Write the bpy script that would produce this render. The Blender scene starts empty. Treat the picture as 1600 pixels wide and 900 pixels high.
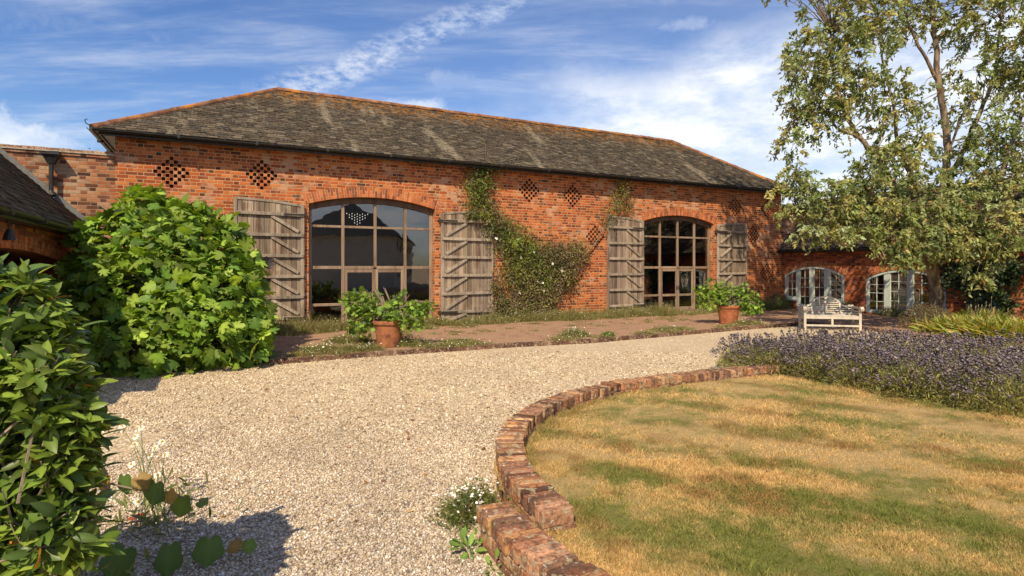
import bpy, math, random
import numpy as np
from mathutils import Vector, Matrix
random.seed(7); RS = np.random.RandomState(11)
S = bpy.context.scene; COL = S.collection
R = math.radians
# ------------------------------------------------------------------ camera
cd = bpy.data.cameras.new('camera'); cam = bpy.data.objects.new('camera', cd); COL.objects.link(cam)
cam.location = (0, 0, 1.9); cam.rotation_euler = (R(90), 0, 0)
cd.sensor_width = 36; cd.lens = 20.25; cd.shift_y = -0.02; cd.clip_end = 3000; cd.clip_start = .05
S.camera = cam
# ------------------------------------------------------------------ world, sun, exposure
SUN_EL = 46.0
SUN_H = Vector((-.221, -.975, 0)).normalized()
sun_dir = Vector((SUN_H.x*math.cos(R(SUN_EL)), SUN_H.y*math.cos(R(SUN_EL)), math.sin(R(SUN_EL))))
w = bpy.data.worlds.new('World'); S.world = w; w.use_nodes = True
S.view_settings.view_transform = 'Standard'; S.view_settings.look = 'None'
S.view_settings.exposure = 0.46; S.view_settings.gamma = 1.0; S.view_settings.use_curve_mapping = False
sl = bpy.data.lights.new('sun', 'SUN'); sl.energy = 4.5; sl.angle = R(.5); sl.color = (1.0, .84, .60)
so = bpy.data.objects.new('sun', sl); COL.objects.link(so); so.rotation_euler = sun_dir.to_track_quat('Z', 'Y').to_euler()

class NT:
    def __init__(s, nt): s.nt = nt; nt.nodes.clear()
    def n(s, typ, ins=None, **pr):
        nd = s.nt.nodes.new(typ)
        for k, v in pr.items(): setattr(nd, k, v)
        for k, v in (ins or {}).items():
            sk = nd.inputs[k]
            if hasattr(v, 'is_output'): s.nt.links.new(v, sk)
            else: sk.default_value = v
        return nd
    def m(s, op, a, b=0.0, c=0.0, clamp=False):
        return s.n('ShaderNodeMath', {0: a, 1: b, 2: c}, operation=op, use_clamp=clamp).outputs[0]
    def ramp(s, fac, stops, interp='LINEAR'):
        nd = s.n('ShaderNodeValToRGB', {0: fac}); cr = nd.color_ramp; cr.interpolation = interp
        while len(cr.elements) < len(stops): cr.elements.new(.5)
        for e, (p, c) in zip(cr.elements, stops):
            e.position = p; e.color = (*c, 1) if len(c) == 3 else c
        return nd.outputs[0]
    def step(s, x, a, b):
        return s.n('ShaderNodeMapRange', {0: x, 1: a, 2: b, 3: 0.0, 4: 1.0}, interpolation_type='SMOOTHSTEP').outputs[0]
    def mix(s, f, a, b, mode='MIX'):
        nd = s.n('ShaderNodeMix', data_type='RGBA', blend_type=mode)
        for sk, v in ((nd.inputs[0], f), (nd.inputs[6], a), (nd.inputs[7], b)):
            if hasattr(v, 'is_output'): s.nt.links.new(v, sk)
            elif isinstance(v, (tuple, list)): sk.default_value = (*v, 1) if len(v) == 3 else v
            else: sk.default_value = v
        return nd.outputs[2]
    def noise(s, vec, scale, detail=3, rough=.55, **k):
        ins = {'Scale': scale, 'Detail': detail, 'Roughness': rough}
        if vec is not None: ins['Vector'] = vec
        return s.n('ShaderNodeTexNoise', ins, **k).outputs[0]
    def mapv(s, vec, scale=(1, 1, 1), loc=(0, 0, 0), rot=(0, 0, 0)):
        return s.n('ShaderNodeMapping', {0: vec, 1: loc, 2: rot, 3: scale}).outputs[0]
    def comb(s, x, y, z=0.0): return s.n('ShaderNodeCombineXYZ', {0: x, 1: y, 2: z}).outputs[0]
    def sep(s, v): return s.n('ShaderNodeSeparateXYZ', {0: v}).outputs
    def bump(s, h, dist, strength=1.0, nrm=None):
        ins = {'Height': h, 'Distance': dist, 'Strength': strength}
        if nrm is not None: ins['Normal'] = nrm
        return s.n('ShaderNodeBump', ins).outputs[0]

def build_world():
    t = NT(w.node_tree)
    sky = t.n('ShaderNodeTexSky', sky_type='NISHITA', sun_disc=False, sun_elevation=R(SUN_EL),
              sun_rotation=math.atan2(SUN_H.x, SUN_H.y), air_density=1.0, dust_density=.6, ozone_density=3.0)
    skc = t.n('ShaderNodeHueSaturation', {'Hue': .511, 'Saturation': 1.22, 'Value': 1.0, 'Color': sky.outputs[0]}).outputs[0]
    tc = t.n('ShaderNodeTexCoord').outputs['Generated']
    x, y, z = t.sep(tc)
    az = t.m('ARCTAN2', x, y)                    # azimuth from north of the yard
    el = t.m('ARCSINE', z)
    zz = t.m('ADD', t.m('MAXIMUM', z, 0.0), .09)
    pv = t.comb(t.m('DIVIDE', x, zz), t.m('DIVIDE', y, zz), 0.0)       # plane of the cloud layer
    warp = t.n('ShaderNodeTexNoise', {'Vector': pv, 'Scale': 1.3, 'Detail': 3}).outputs['Color']
    pw = t.n('ShaderNodeMix', {'Factor': .16} , data_type='VECTOR')
    t.nt.links.new(pv, pw.inputs[4]); t.nt.links.new(warp, pw.inputs[5]); pv2 = pw.outputs[1]
    # high thin streaks
    ci = t.noise(t.mapv(pv2, (.55, 2.2, 1), rot=(0, 0, R(28))), 1.5, 7, .62)
    cirrus = t.m('ADD', t.m('MULTIPLY', t.step(ci, .42, .80), .55), t.m('MULTIPLY', t.step(az, -.7, .3), .10))
    # one long streak crossing the sky diagonally
    dl = t.m('SUBTRACT', t.m('SUBTRACT', el, .375), t.m('MULTIPLY', t.m('ADD', az, .15), .44))
    wob = t.m('MULTIPLY', t.m('SUBTRACT', t.noise(tc, 7, 4), .5), .05)
    wid = t.m('ADD', .022, t.m('MULTIPLY', t.step(az, .1, -.35), .012))
    band = t.step(t.m('DIVIDE', t.m('ABSOLUTE', t.m('ADD', dl, wob)), wid), 1.5, .1)
    rip = t.noise(t.mapv(tc, (26, 26, 60), rot=(0, R(35), 0)), 1.6, 5, .65)
    band = t.m('MULTIPLY', t.m('MULTIPLY', band, t.step(rip, .25, .7)), t.m('MULTIPLY', t.step(az, .32, -.05), t.step(az, -.55, -.33)))
    # the big bank low in the north-east: white, then broken grey lumps
    ba = t.step(az, -.18, .22)
    edge = t.m('ADD', .315, t.m('MULTIPLY', t.m('SUBTRACT', t.noise(tc, 3.2, 5), .5), .22))
    edge = t.m('ADD', edge, t.m('MULTIPLY', t.step(az, .05, .45), .06))
    bank = t.m('MULTIPLY', ba, t.step(t.m('SUBTRACT', edge, el), -.07, .10))
    lump = t.noise(t.mapv(tc, (9, 9, 24)), 1.0, 8, .66)
    bank = t.m('MULTIPLY', bank, t.m('ADD', .55, t.m('MULTIPLY', t.step(lump, .30, .60), .45)))
    # small cumulus: left low, two over the ridge, one high
    def puff(a0, e0, wa, we, k=.9):
        q = t.m('SQRT', t.m('ADD', t.m('POWER', t.m('DIVIDE', t.m('SUBTRACT', az, a0), wa), 2.0), t.m('POWER', t.m('DIVIDE', t.m('SUBTRACT', el, e0), we), 2.0)))
        q = t.m('ADD', q, t.m('MULTIPLY', t.m('SUBTRACT', t.noise(tc, 19, 7, .66), .5), 2.6))
        return t.m('MULTIPLY', t.step(q, 1.25, .1), k)
    cl = t.m('MAXIMUM', cirrus, t.m('MULTIPLY', band, .62))
    cl = t.m('MAXIMUM', cl, bank)
    for p in ((-.76, .165, .12, .035, .85), (-.165, .268, .085, .020, .7), (-.10, .312, .07, .022, .28), (.29, .385, .055, .014, .35), (.27, .42, .04, .010, .25), (-.9, .33, .3, .03, .2)):
        cl = t.m('MAXIMUM', cl, puff(*p))
    cl = t.m('MULTIPLY', cl, t.step(z, .0, .06))
    shade = t.noise(t.mapv(tc, (7, 7, 18), loc=(3, 1, .4)), 1.0, 6, .6)
    ccol = t.mix(t.step(shade, .36, .62), (5.1, 5.8, 7.0), (7.6, 7.7, 7.8))
    out = t.mix(cl, skc, ccol)
    bg = t.n('ShaderNodeBackground', {'Color': out, 'Strength': .106})
    t.n('ShaderNodeOutputWorld', {'Surface': bg.outputs[0]})
build_world()

# ------------------------------------------------------------------ frames and mesh helpers
D2 = np.array([.88941637, .45709793]); N2 = np.array([-.45709793, .88941637]); P0 = np.array([-4.25806, 17.41935])
TH = math.atan2(D2[1], D2[0])
def yard(t, s, z=0.0):                    # barn frame (along the front, into the barn, up) -> world
    p = P0 + t*D2 + s*N2; return np.array([p[0], p[1], z])
def wp(px, py, Y): return np.array([(px-800)/900*Y, Y, 1.9-(py-418)/900*Y])
BASE = {}
def props(o, label=None, cat=None, group=None, kind=None):
    if label: o['label'] = label
    if cat: o['category'] = cat
    if group: o['group'] = group
    if kind: o['kind'] = kind
    return o
def thing(name, label, cat, base, group=None, framed=False, rotz=0.0):
    o = bpy.data.objects.new(name, None); COL.objects.link(o); o.empty_display_size = .2
    b = np.array(base, float)
    if framed: o.location = yard(*b); o.rotation_euler = (0, 0, TH)
    else: o.location = b; o.rotation_euler = (0, 0, rotz)
    BASE[o.name] = b
    return props(o, label, cat, group)
def mk(name, V, F, mat, parent=None, col=None, uv=False, smooth=False, bevel=0.0, label=None):
    V = np.asarray(V, float)
    me = bpy.data.meshes.new(name)
    if parent is not None: b = BASE[parent.name]
    else: b = np.array([V[:, 0].mean(), V[:, 1].mean(), V[:, 2].min()])
    Vl = V - b
    if isinstance(F, np.ndarray):
        nv, nf, k = len(Vl), F.shape[0], F.shape[1]
        me.vertices.add(nv); me.vertices.foreach_set('co', Vl.astype(np.float32).ravel())
        me.loops.add(nf*k); me.loops.foreach_set('vertex_index', F.astype(np.int32).ravel())
        me.polygons.add(nf); me.polygons.foreach_set('loop_start', np.arange(0, nf*k, k, dtype=np.int32))
        me.update(calc_edges=True)
    else:
        me.from_pydata(Vl.tolist(), [], [list(map(int, f)) for f in F]); me.update()
    if col is not None:
        a = me.color_attributes.new('Col', 'FLOAT_COLOR', 'POINT')
        c = np.ones((len(Vl), 4), np.float32); c[:, :3] = col; a.data.foreach_set('color', c.ravel())
    if uv:                                 # box mapping in metres
        ul = me.uv_layers.new(name='UVMap'); buf = np.zeros((len(me.loops), 2), np.float32)
        for p in me.polygons:
            nx, ny, nz = (abs(q) for q in p.normal)
            for li in p.loop_indices:
                v = V[me.loops[li].vertex_index]
                if nz > .75: buf[li] = (v[0], v[1])
                elif nx > ny: buf[li] = (v[1]+.13, v[2])
                else: buf[li] = (v[0], v[2])
        ul.data.foreach_set('uv', buf.ravel())
    if smooth: me.polygons.foreach_set('use_smooth', np.ones(len(me.polygons), bool))
    me.materials.append(mat)
    o = bpy.data.objects.new(name, me); COL.objects.link(o)
    if parent is not None: o.parent = parent; BASE[o.name] = b
    else: o.location = b; BASE[o.name] = b
    if bevel:
        md = o.modifiers.new('Bevel', 'BEVEL'); md.width = bevel; md.segments = 2; md.limit_method = 'ANGLE'
    if label: o['label'] = label
    return o
BOXF = [(0, 3, 2, 1), (4, 5, 6, 7), (0, 1, 5, 4), (1, 2, 6, 5), (2, 3, 7, 6), (3, 0, 4, 7)]
class MB:                                  # collects solids into one mesh
    def __init__(s): s.V = []; s.F = []; s.C = []; s.n = 0
    def add(s, V, F, c=(1, 1, 1)):
        V = np.asarray(V, float); s.V.append(V); s.F += [tuple(i+s.n for i in f) for f in F]
        s.C.append(np.tile(c, (len(V), 1))); s.n += len(V); return s
    def box(s, x0, x1, y0, y1, z0, z1, c=(1, 1, 1)):
        return s.add([(x0, y0, z0), (x1, y0, z0), (x1, y1, z0), (x0, y1, z0), (x0, y0, z1), (x1, y0, z1), (x1, y1, z1), (x0, y1, z1)], BOXF, c)
    def obox(s, o, ax, ay, az, c=(1, 1, 1)):   # box from a centre and three half vectors
        o, ax, ay, az = (np.asarray(q, float) for q in (o, ax, ay, az))
        V = [o+i*ax+j*ay+k*az for k in (-1, 1) for i, j in ((-1, -1), (1, -1), (1, 1), (-1, 1))]
        return s.add(V, BOXF, c)
    def bar(s, a, b, wd, th, side=(0, 1, 0), c=(1, 1, 1)):
        a, b = np.asarray(a, float), np.asarray(b, float); ax = (b-a)/2; u = ax/np.linalg.norm(ax)
        sd = np.asarray(side, float); sd = sd-u*(sd@u); sd /= np.linalg.norm(sd); up = np.cross(u, sd)
        return s.obox((a+b)/2, ax, up*wd/2, sd*th/2, c)
    def tube(s, path, rad, sides=6, c=(1, 1, 1), cap=True):
        V, F = tube(path, rad, sides, cap); return s.add(V, F, c)
    def prism(s, poly, axis, a0, a1, c=(1, 1, 1)):   # poly: 2-D points in the other two axes
        n = len(poly); V = []
        for a in (a0, a1):
            for p, q in poly: V.append((p, a, q) if axis == 1 else ((a, p, q) if axis == 0 else (p, q, a)))
        F = [tuple(range(n)), tuple(range(2*n-1, n-1, -1))]+[(i, i+n, (i+1) % n+n, (i+1) % n) for i in range(n)]
        return s.add(V, F, c)
    def make(s, name, mat, parent=None, **k):
        C = np.concatenate(s.C) if k.pop('usecol', False) else None
        return mk(name, np.concatenate(s.V), s.F, mat, parent, col=C, **k)
def tube(path, rad, sides=6, cap=True):
    P = np.asarray(path, float); n = len(P); rad = np.broadcast_to(rad, (n,))
    V = []; F = []; up = np.array([0, 0, 1.0])
    T = np.gradient(P, axis=0); prev = None
    for i in range(n):
        t = T[i]/(np.linalg.norm(T[i])+1e-9)
        if prev is None:
            a = np.cross(t, up)
            if np.linalg.norm(a) < .05: a = np.cross(t, (1, 0, 0))
        else: a = prev-t*(prev@t)
        a /= np.linalg.norm(a)+1e-9; prev = a; b = np.cross(t, a)
        for k in range(sides):
            th = 2*math.pi*k/sides; V.append(P[i]+rad[i]*(a*math.cos(th)+b*math.sin(th)))
    for i in range(n-1):
        for k in range(sides):
            F.append((i*sides+k, i*sides+(k+1) % sides, (i+1)*sides+(k+1) % sides, (i+1)*sides+k))
    if cap: F += [tuple(range(sides-1, -1, -1)), tuple((n-1)*sides+k for k in range(sides))]
    return np.array(V), F
def smoothpath(P, m=6):
    P = np.asarray(P, float); out = []
    Q = np.vstack([2*P[0]-P[1], P, 2*P[-1]-P[-2]])
    for i in range(1, len(Q)-2):
        for k in range(m):
            t = k/m; a, b, c, d = Q[i-1:i+3]
            out.append(.5*((2*b)+(-a+c)*t+(2*a-5*b+4*c-d)*t*t+(-a+3*b-3*c+d)*t**3))
    out.append(P[-1]); return np.array(out)
def unit(v): return v/(np.linalg.norm(v, axis=-1, keepdims=True)+1e-9)
def scatter(TV, TF, P, axis, nrm, size, col, widths=None):
    """many copies of one small leaf: y along axis, z along nrm"""
    P = np.asarray(P, float); ay = unit(np.asarray(axis, float)); az = np.asarray(nrm, float)
    az = unit(az-ay*np.sum(az*ay, -1, keepdims=True)); ax = np.cross(ay, az)
    size = np.broadcast_to(size, (len(P),)).astype(float)
    wd = size if widths is None else np.broadcast_to(widths, (len(P),))
    V = (TV[None, :, 0, None]*ax[:, None, :])*wd[:, None, None]+(TV[None, :, 1, None]*ay[:, None, :]+TV[None, :, 2, None]*az[:, None, :])*size[:, None, None]+P[:, None, :]
    n, k = len(P), len(TV)
    F = (TF[None]+(np.arange(n)*k)[:, None, None]).reshape(-1, TF.shape[1])
    C = np.repeat(np.asarray(col, float), k, axis=0)
    if k > 8: C = C*np.tile(np.where(np.abs(TV[:, 0]) < .02, 1.28, .96), n)[:, None]      # paler midribs
    return V.reshape(-1, 3), F, C
def join(parts):
    n = 0; Vs = []; Fs = []; Cs = []
    for V, F, C in parts: Vs.append(V); Fs.append(F+n); Cs.append(C); n += len(V)
    return np.concatenate(Vs), np.concatenate(Fs), np.concatenate(Cs)
def rdir(n, rs=RS): return unit(rs.normal(size=(n, 3)))
def pick(cols, n, jit=.15, rs=RS):
    c = np.array(cols)[rs.randint(len(cols), size=n)]
    return np.clip(c*(1+jit*rs.normal(size=(n, 1))), .004, .95)
# leaf templates (y = length 0..1)
def lens_leaf(wid, rows=5, fold=.18, droop=.25, wave=.0):
    V = []; F = []
    for i in range(rows+1):
        y = i/rows; w = wid*(math.sin(math.pi*min(1, y*.93+.05))**.85)*(1 if i < rows else .02); zc = -droop*y*y
        V += [(-w, y, zc+fold*w+wave*math.sin(y*9)), (0, y, zc), (w, y, zc+fold*w-wave*math.sin(y*8))]
    for i in range(rows):
        for k in (0, 1): F.append((3*i+k, 3*i+k+1, 3*i+k+4, 3*i+k+3))
    return np.array(V), np.array(F)
def fig_leaf():
    pts = [(0, 0), (.16, .02), (.34, .10), (.50, .30), (.40, .40), (.28, .42), (.44, .62), (.42, .76), (.30, .74), (.17, .62), (.17, .82), (.10, .97), (0, 1.0)]
    full = pts+[(-x, y) for x, y in pts[-2:0:-1]]
    V = [(0, .42, .03)]+[(x, y, -.30*(x*x*1.4+(y-.42)**2)+.02*math.sin(12*x+7*y)) for x, y in full]
    n = len(full); return np.array(V), np.array([(0, 1+i, 1+(i+1) % n) for i in range(n)])
def round_leaf(n=14):
    V = [(0, .45, .0)]; F = []
    for i in range(n):
        a = 2*math.pi*i/n-math.pi/2; r = .5*(1+.09*math.sin(5*a)); yy = .5+r*math.sin(a); xx = r*math.cos(a)*1.02
        if i == 0: yy = .14
        V.append((xx, yy, -.25*(xx*xx+(yy-.5)**2)+.02*math.sin(9*xx+4*yy)))
    return np.array(V), np.array([(0, 1+i, 1+(i+1) % n) for i in range(n)])
QUAD = (np.array([(-.5, 0, 0), (.5, 0, 0), (.42, .55, -.03), (-.42, .55, -.03), (.02, 1, -.16), (-.02, 1, -.16)], float), np.array([(0, 1, 2, 3), (3, 2, 4, 5)]))
BLADE = (np.array([(-.5, 0, 0), (.5, 0, 0), (0, 1, .15)], float), np.array([(0, 1, 2)]))
OCT = (np.array([(-.5, .5, 0), (0, .5, -.5), (.5, .5, 0), (0, .5, .5), (0, 0, 0), (0, 1, 0)], float), np.array([(0, 1, 4), (1, 2, 4), (2, 3, 4), (3, 0, 4), (1, 0, 5), (2, 1, 5), (3, 2, 5), (0, 3, 5)]))
FIGL = fig_leaf(); RNDL = round_leaf(24); LAUREL = lens_leaf(.19, 5, .25, .22, .012); SLIM = lens_leaf(.5, 2, .15, .2)
def blob_pts(blobs, n, lo=.72, hi=1.04, rs=RS):
    """points near the skin of a union of ellipsoids (c, r3) and outward normals"""
    B = [(np.array(c, float), np.array(r if hasattr(r, '__len__') else (r, r, r), float)) for c, r in blobs]
    wts = np.array([np.prod(r)**(2/3) for _, r in B]); wts /= wts.sum()
    P = []; Nn = []
    ids = rs.choice(len(B), size=n*3, p=wts); dd = rdir(n*3, rs); rr = rs.uniform(lo, hi, n*3)
    for i, d, q in zip(ids, dd, rr):
        c, r = B[i]; p = c+d*r*q
        if p[2] < .03: continue
        if any(np.sum(((p-c2)/r2)**2) < (lo*.92)**2 for j, (c2, r2) in enumerate(B) if j != i): continue
        P.append(p); Nn.append(d/r)
        if len(P) >= n: break
    return np.array(P), unit(np.array(Nn))
def bumpy(blobs, k, f, rs):
    """add smaller lumps on the outside of blobs"""
    out = list(blobs)
    P, Nn = blob_pts(blobs, k, .85, .98, rs)
    for p in P: out.append((p, f*rs.uniform(.6, 1.25)))
    return out
def copy_tree(o, parent=None):
    c = o.copy(); COL.objects.link(c)
    if parent is not None: c.parent = parent
    for ch in o.children: copy_tree(ch, c)
    return c

# ------------------------------------------------------------------ materials
def newmat(name):
    m = bpy.data.materials.new(name); m.use_nodes = True; return m, NT(m.node_tree)
def finish(t, base, rough=.8, nrm=None, spec=.3, **k):
    ins = {'Base Color': base, 'Roughness': rough, 'Specular IOR Level': spec}; ins.update(k)
    if nrm is not None: ins['Normal'] = nrm
    b = t.n('ShaderNodeBsdfPrincipled', ins)
    t.n('ShaderNodeOutputMaterial', {'Surface': b.outputs[0]})
def brick_mat(name, stops, mortar, h=.0905, P=.40, pale=.5, palec=(.50, .30, .20), paleth=(.50, .64), grime=.5, bump=.012, joint=.0065, dust=None):
    m, t = newmat(name)
    uv0 = t.n('ShaderNodeTexCoord').outputs['UV']
    nz = t.n('ShaderNodeTexNoise', {'Vector': uv0, 'Scale': 9.0, 'Detail': 3.0}).outputs['Color']
    ad = t.n('ShaderNodeVectorMath', {0: nz, 1: (.5, .5, .5)}, operation='SUBTRACT').outputs[0]
    ad = t.n('ShaderNodeVectorMath', {0: ad, 3: .013}, operation='SCALE').outputs[0]
    uv = t.n('ShaderNodeVectorMath', {0: uv0, 1: ad}, operation='ADD').outputs[0]
    u, v, _ = t.sep(uv)
    rv = t.m('DIVIDE', v, h); r = t.m('FLOOR', rv); fv = t.m('SUBTRACT', rv, r)
    jit = t.n('ShaderNodeTexWhiteNoise', {'W': r}, noise_dimensions='1D').outputs[0]
    off = t.m('ADD', t.m('MULTIPLY', t.m('FLOORED_MODULO', r, 2.0), .5), t.m('MULTIPLY', jit, .16))
    uu = t.m('ADD', t.m('DIVIDE', u, P), off); pid = t.m('FLOOR', uu); fx = t.m('SUBTRACT', uu, pid)
    ish = t.m('GREATER_THAN', fx, .66)
    wn = t.n('ShaderNodeTexWhiteNoise', {'Vector': t.comb(t.m('ADD', t.m('MULTIPLY', pid, 2.0), ish), r, 0.0)}, noise_dimensions='3D')
    rnd = wn.outputs[0]; rc = t.sep(wn.outputs[1])
    dx = t.m('MULTIPLY', t.m('MINIMUM', t.m('MINIMUM', fx, t.m('SUBTRACT', 1.0, fx)), t.m('ABSOLUTE', t.m('SUBTRACT', fx, .66))), P)
    dy = t.m('MULTIPLY', t.m('MINIMUM', fv, t.m('SUBTRACT', 1.0, fv)), h)
    ds = t.m('ADD', t.m('MINIMUM', dx, dy), t.m('MULTIPLY', t.m('SUBTRACT', t.noise(uv0, 55, 2), .5), .007))
    face = t.step(ds, joint-.003, joint+.003)
    big = t.noise(uv0, .55, 4, .6); mid = t.noise(uv0, 2.3, 4, .6); fine = t.noise(uv0, 38, 4, .65)
    # burnt headers are darker
    rr = t.m('ADD', t.m('SUBTRACT', rnd, t.m('MULTIPLY', ish, .06)), t.m('MULTIPLY', t.m('SUBTRACT', mid, .5), .30))
    c = t.ramp(rr, stops)
    pm = t.m('MULTIPLY', t.step(t.m('ADD', big, t.m('MULTIPLY', t.m('SUBTRACT', mid, .5), .6)), *paleth), t.step(rc[1], .40, .62))
    c = t.mix(t.m('MULTIPLY', pm, pale), c, palec)
    c = t.mix(t.m('MULTIPLY', t.m('SUBTRACT', fine, .42), .9), c, (.10, .045, .03))
    mo = t.mix(t.noise(uv0, 6, 3), mortar, tuple(q*.55 for q in mortar))
    c = t.mix(face, mo, c)
    g = t.step(t.noise(t.mapv(uv0, (1, .35, 1)), 1.1, 5, .65), .52, .78)
    c = t.mix(t.m('MULTIPLY', g, grime), c, t.mix(.5, c, (.05, .03, .022)))
    if dust: c = t.mix(t.m('MULTIPLY', t.step(t.noise(uv0, 1.7, 6, .7), .30, .56), .88), c, t.mix(t.noise(uv0, 14, 4), dust, tuple(q*.6 for q in dust)))
    hgt = t.m('ADD', t.m('ADD', face, t.m('MULTIPLY', rc[2], .35)), t.m('MULTIPLY', fine, .35))
    finish(t, c, .9, t.bump(hgt, bump, .8), .15)
    return m
RED = [(.0, (.085, .034, .024)), (.07, (.19, .052, .024)), (.26, (.27, .060, .022)), (.58, (.42, .098, .028)), (.86, (.53, .145, .040)), (1.0, (.56, .20, .07))]
M_BRICK = brick_mat('barn_brick', RED, (.62, .385, .20), joint=.0085, grime=.35, pale=.8, palec=(.54, .31, .20), paleth=(.49, .62))
OLD = [(.0, (.06, .028, .022)), (.25, (.18, .065, .036)), (.5, (.30, .10, .046)), (.8, (.40, .16, .072)), (1.0, (.44, .23, .12))]
M_BRICK2 = brick_mat('weathered_brick', OLD, (.42, .30, .19), pale=.75, palec=(.46, .33, .22), paleth=(.40, .58))
M_BRICK3 = brick_mat('wing_brick', RED, (.34, .22, .13), pale=.35, grime=.8)
PAVE = [(.0, (.10, .052, .036)), (.3, (.20, .090, .055)), (.6, (.29, .135, .078)), (1.0, (.36, .20, .125))]
M_PAVE = brick_mat('terrace_paving', PAVE, (.27, .17, .105), h=.115, P=.36, pale=.8, palec=(.38, .235, .145), paleth=(.30, .5), grime=.8, joint=.006, dust=(.42, .265, .165))

def attr_mat(name, rough=.7, spec=.3, nscale=40, namt=.35, bump=.0, transl=0.0, lich=None, smear=None, cc=(.02, .015, .01)):
    """colour from each piece, with fine mottling; optional lichen spots"""
    m, t = newmat(name)
    a = t.n('ShaderNodeAttribute', attribute_name='Col').outputs['Color']
    ob = t.n('ShaderNodeTexCoord').outputs['Object']
    nz = t.noise(ob, nscale, 4, .6)
    c = t.mix(t.m('MULTIPLY', t.step(nz, .45, .75), namt), a, cc)
    if lich:
        for (col, sc, a0, a1, k) in lich:
            c = t.mix(t.m('MULTIPLY', t.step(t.noise(ob, sc, 4, .6), a0, a1), k), c, col)
    nr = t.bump(nz, bump, .8) if bump else None
    if not transl: finish(t, c, rough, nr, spec); return m
    ins = {'Base Color': c, 'Roughness': rough, 'Specular IOR Level': spec}
    if nr is not None: ins['Normal'] = nr
    p = t.n('ShaderNodeBsdfPrincipled', ins)
    tr = t.n('ShaderNodeBsdfTranslucent', {'Color': t.mix(1.0, c, (1.9, 1.7, .6), 'MULTIPLY')})
    mx = t.n('ShaderNodeMixShader', {0: transl, 1: p.outputs[0], 2: tr.outputs[0]})
    t.n('ShaderNodeOutputMaterial', {'Surface': mx.outputs[0]})
    return m
M_LEAF = attr_mat('soft_leaf', .55, .3, 30, .12, transl=.28)
M_GLOSS = attr_mat('glossy_leaf', .42, .35, 18, .15, transl=.22)
M_TREELEAF = attr_mat('tree_leaf', .5, .3, 25, .10, transl=.25)
M_GRASS = attr_mat('grass_blade', .7, .15, 3, .05, transl=.25)
M_STONE = attr_mat('gravel_stone', .85, .2, 120, .25, bump=.004)
M_WALLBRICK = attr_mat('old_wall_brick', .92, .1, 34, .75, bump=.012, cc=(.035, .022, .016),
    lich=[((.075, .048, .034), 9, .50, .66, .7), ((.13, .07, .045), 17, .52, .62, .5), ((.40, .32, .20), 13, .54, .64, .7), ((.42, .29, .10), 7, .64, .73, .5), ((.60, .57, .49), 30, .62, .68, .75), ((.40, .16, .06), 15, .62, .70, .5)])
M_ARCHBRICK = attr_mat('arch_brick', .88, .15, 34, .3, bump=.008)
M_WHITEFLOWER = attr_mat('flower', .7, .2, 10, .0, transl=.2)

def slate_mat():
    m, t = newmat('old_slate')
    a = t.n('ShaderNodeAttribute', attribute_name='Col').outputs['Color']
    uv = t.n('ShaderNodeTexCoord').outputs['UV']; u, v, _ = t.sep(uv)
    ob = t.n('ShaderNodeTexCoord').outputs['Object']
    n1 = t.noise(ob, 15, 5, .65); n2 = t.noise(ob, 3, 4, .6); n3 = t.noise(t.mapv(uv, (.9, .22, 1)), 1.0, 4, .6); n4 = t.noise(ob, 60, 3)
    c = t.mix(t.m('MULTIPLY', t.step(n1, .50, .60), t.m('ADD', -.1, t.m('MULTIPLY', n2, 1.0), clamp=True)), a, (.27, .215, .145))
    c = t.mix(t.m('MULTIPLY', t.m('MULTIPLY', t.step(n3, .55, .66), t.step(n1, .34, .50)), .75), c, (.34, .285, .205))                 # pale washed streaks down the slope
    c = t.mix(t.m('MULTIPLY', t.step(t.noise(ob, 26, 3), .60, .66), .35), c, (.15, .13, .055))   # moss
    top = t.m('MULTIPLY', t.step(v, 2.9, 4.35), t.step(t.noise(ob, 5, 6, .75), .46, .60))
    c = t.mix(t.m('MULTIPLY', top, .85), c, (.42, .165, .022))                                 # orange lichen under the ridge
    c = t.mix(t.m('MULTIPLY', t.step(t.noise(ob, 11, 4), .66, .72), .55), c, (.40, .17, .03))
    c = t.mix(t.m('MULTIPLY', n4, .35), c, (.02, .017, .014))
    finish(t, c, .85, t.bump(t.m('ADD', n1, n4), .01, .6), .25)
    return m
M_SLATE = slate_mat()
def ridge_mat():
    m, t = newmat('lichened_clay_ridge')
    ob = t.n('ShaderNodeTexCoord').outputs['Object']
    c = t.mix(t.step(t.noise(ob, 4, 4), .4, .62), (.15, .068, .038), (.27, .135, .08))
    c = t.mix(t.m('MULTIPLY', t.step(t.noise(ob, 1.6, 6, .7), .50, .62), .85), c, (.46, .185, .025))
    c = t.mix(t.m('MULTIPLY', t.step(t.noise(ob, 22, 4), .55, .66), .6), c, (.10, .075, .05))
    finish(t, c, .9, t.bump(t.noise(ob, 30, 4), .01, .6), .15); return m
M_RIDGE = ridge_mat()
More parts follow.
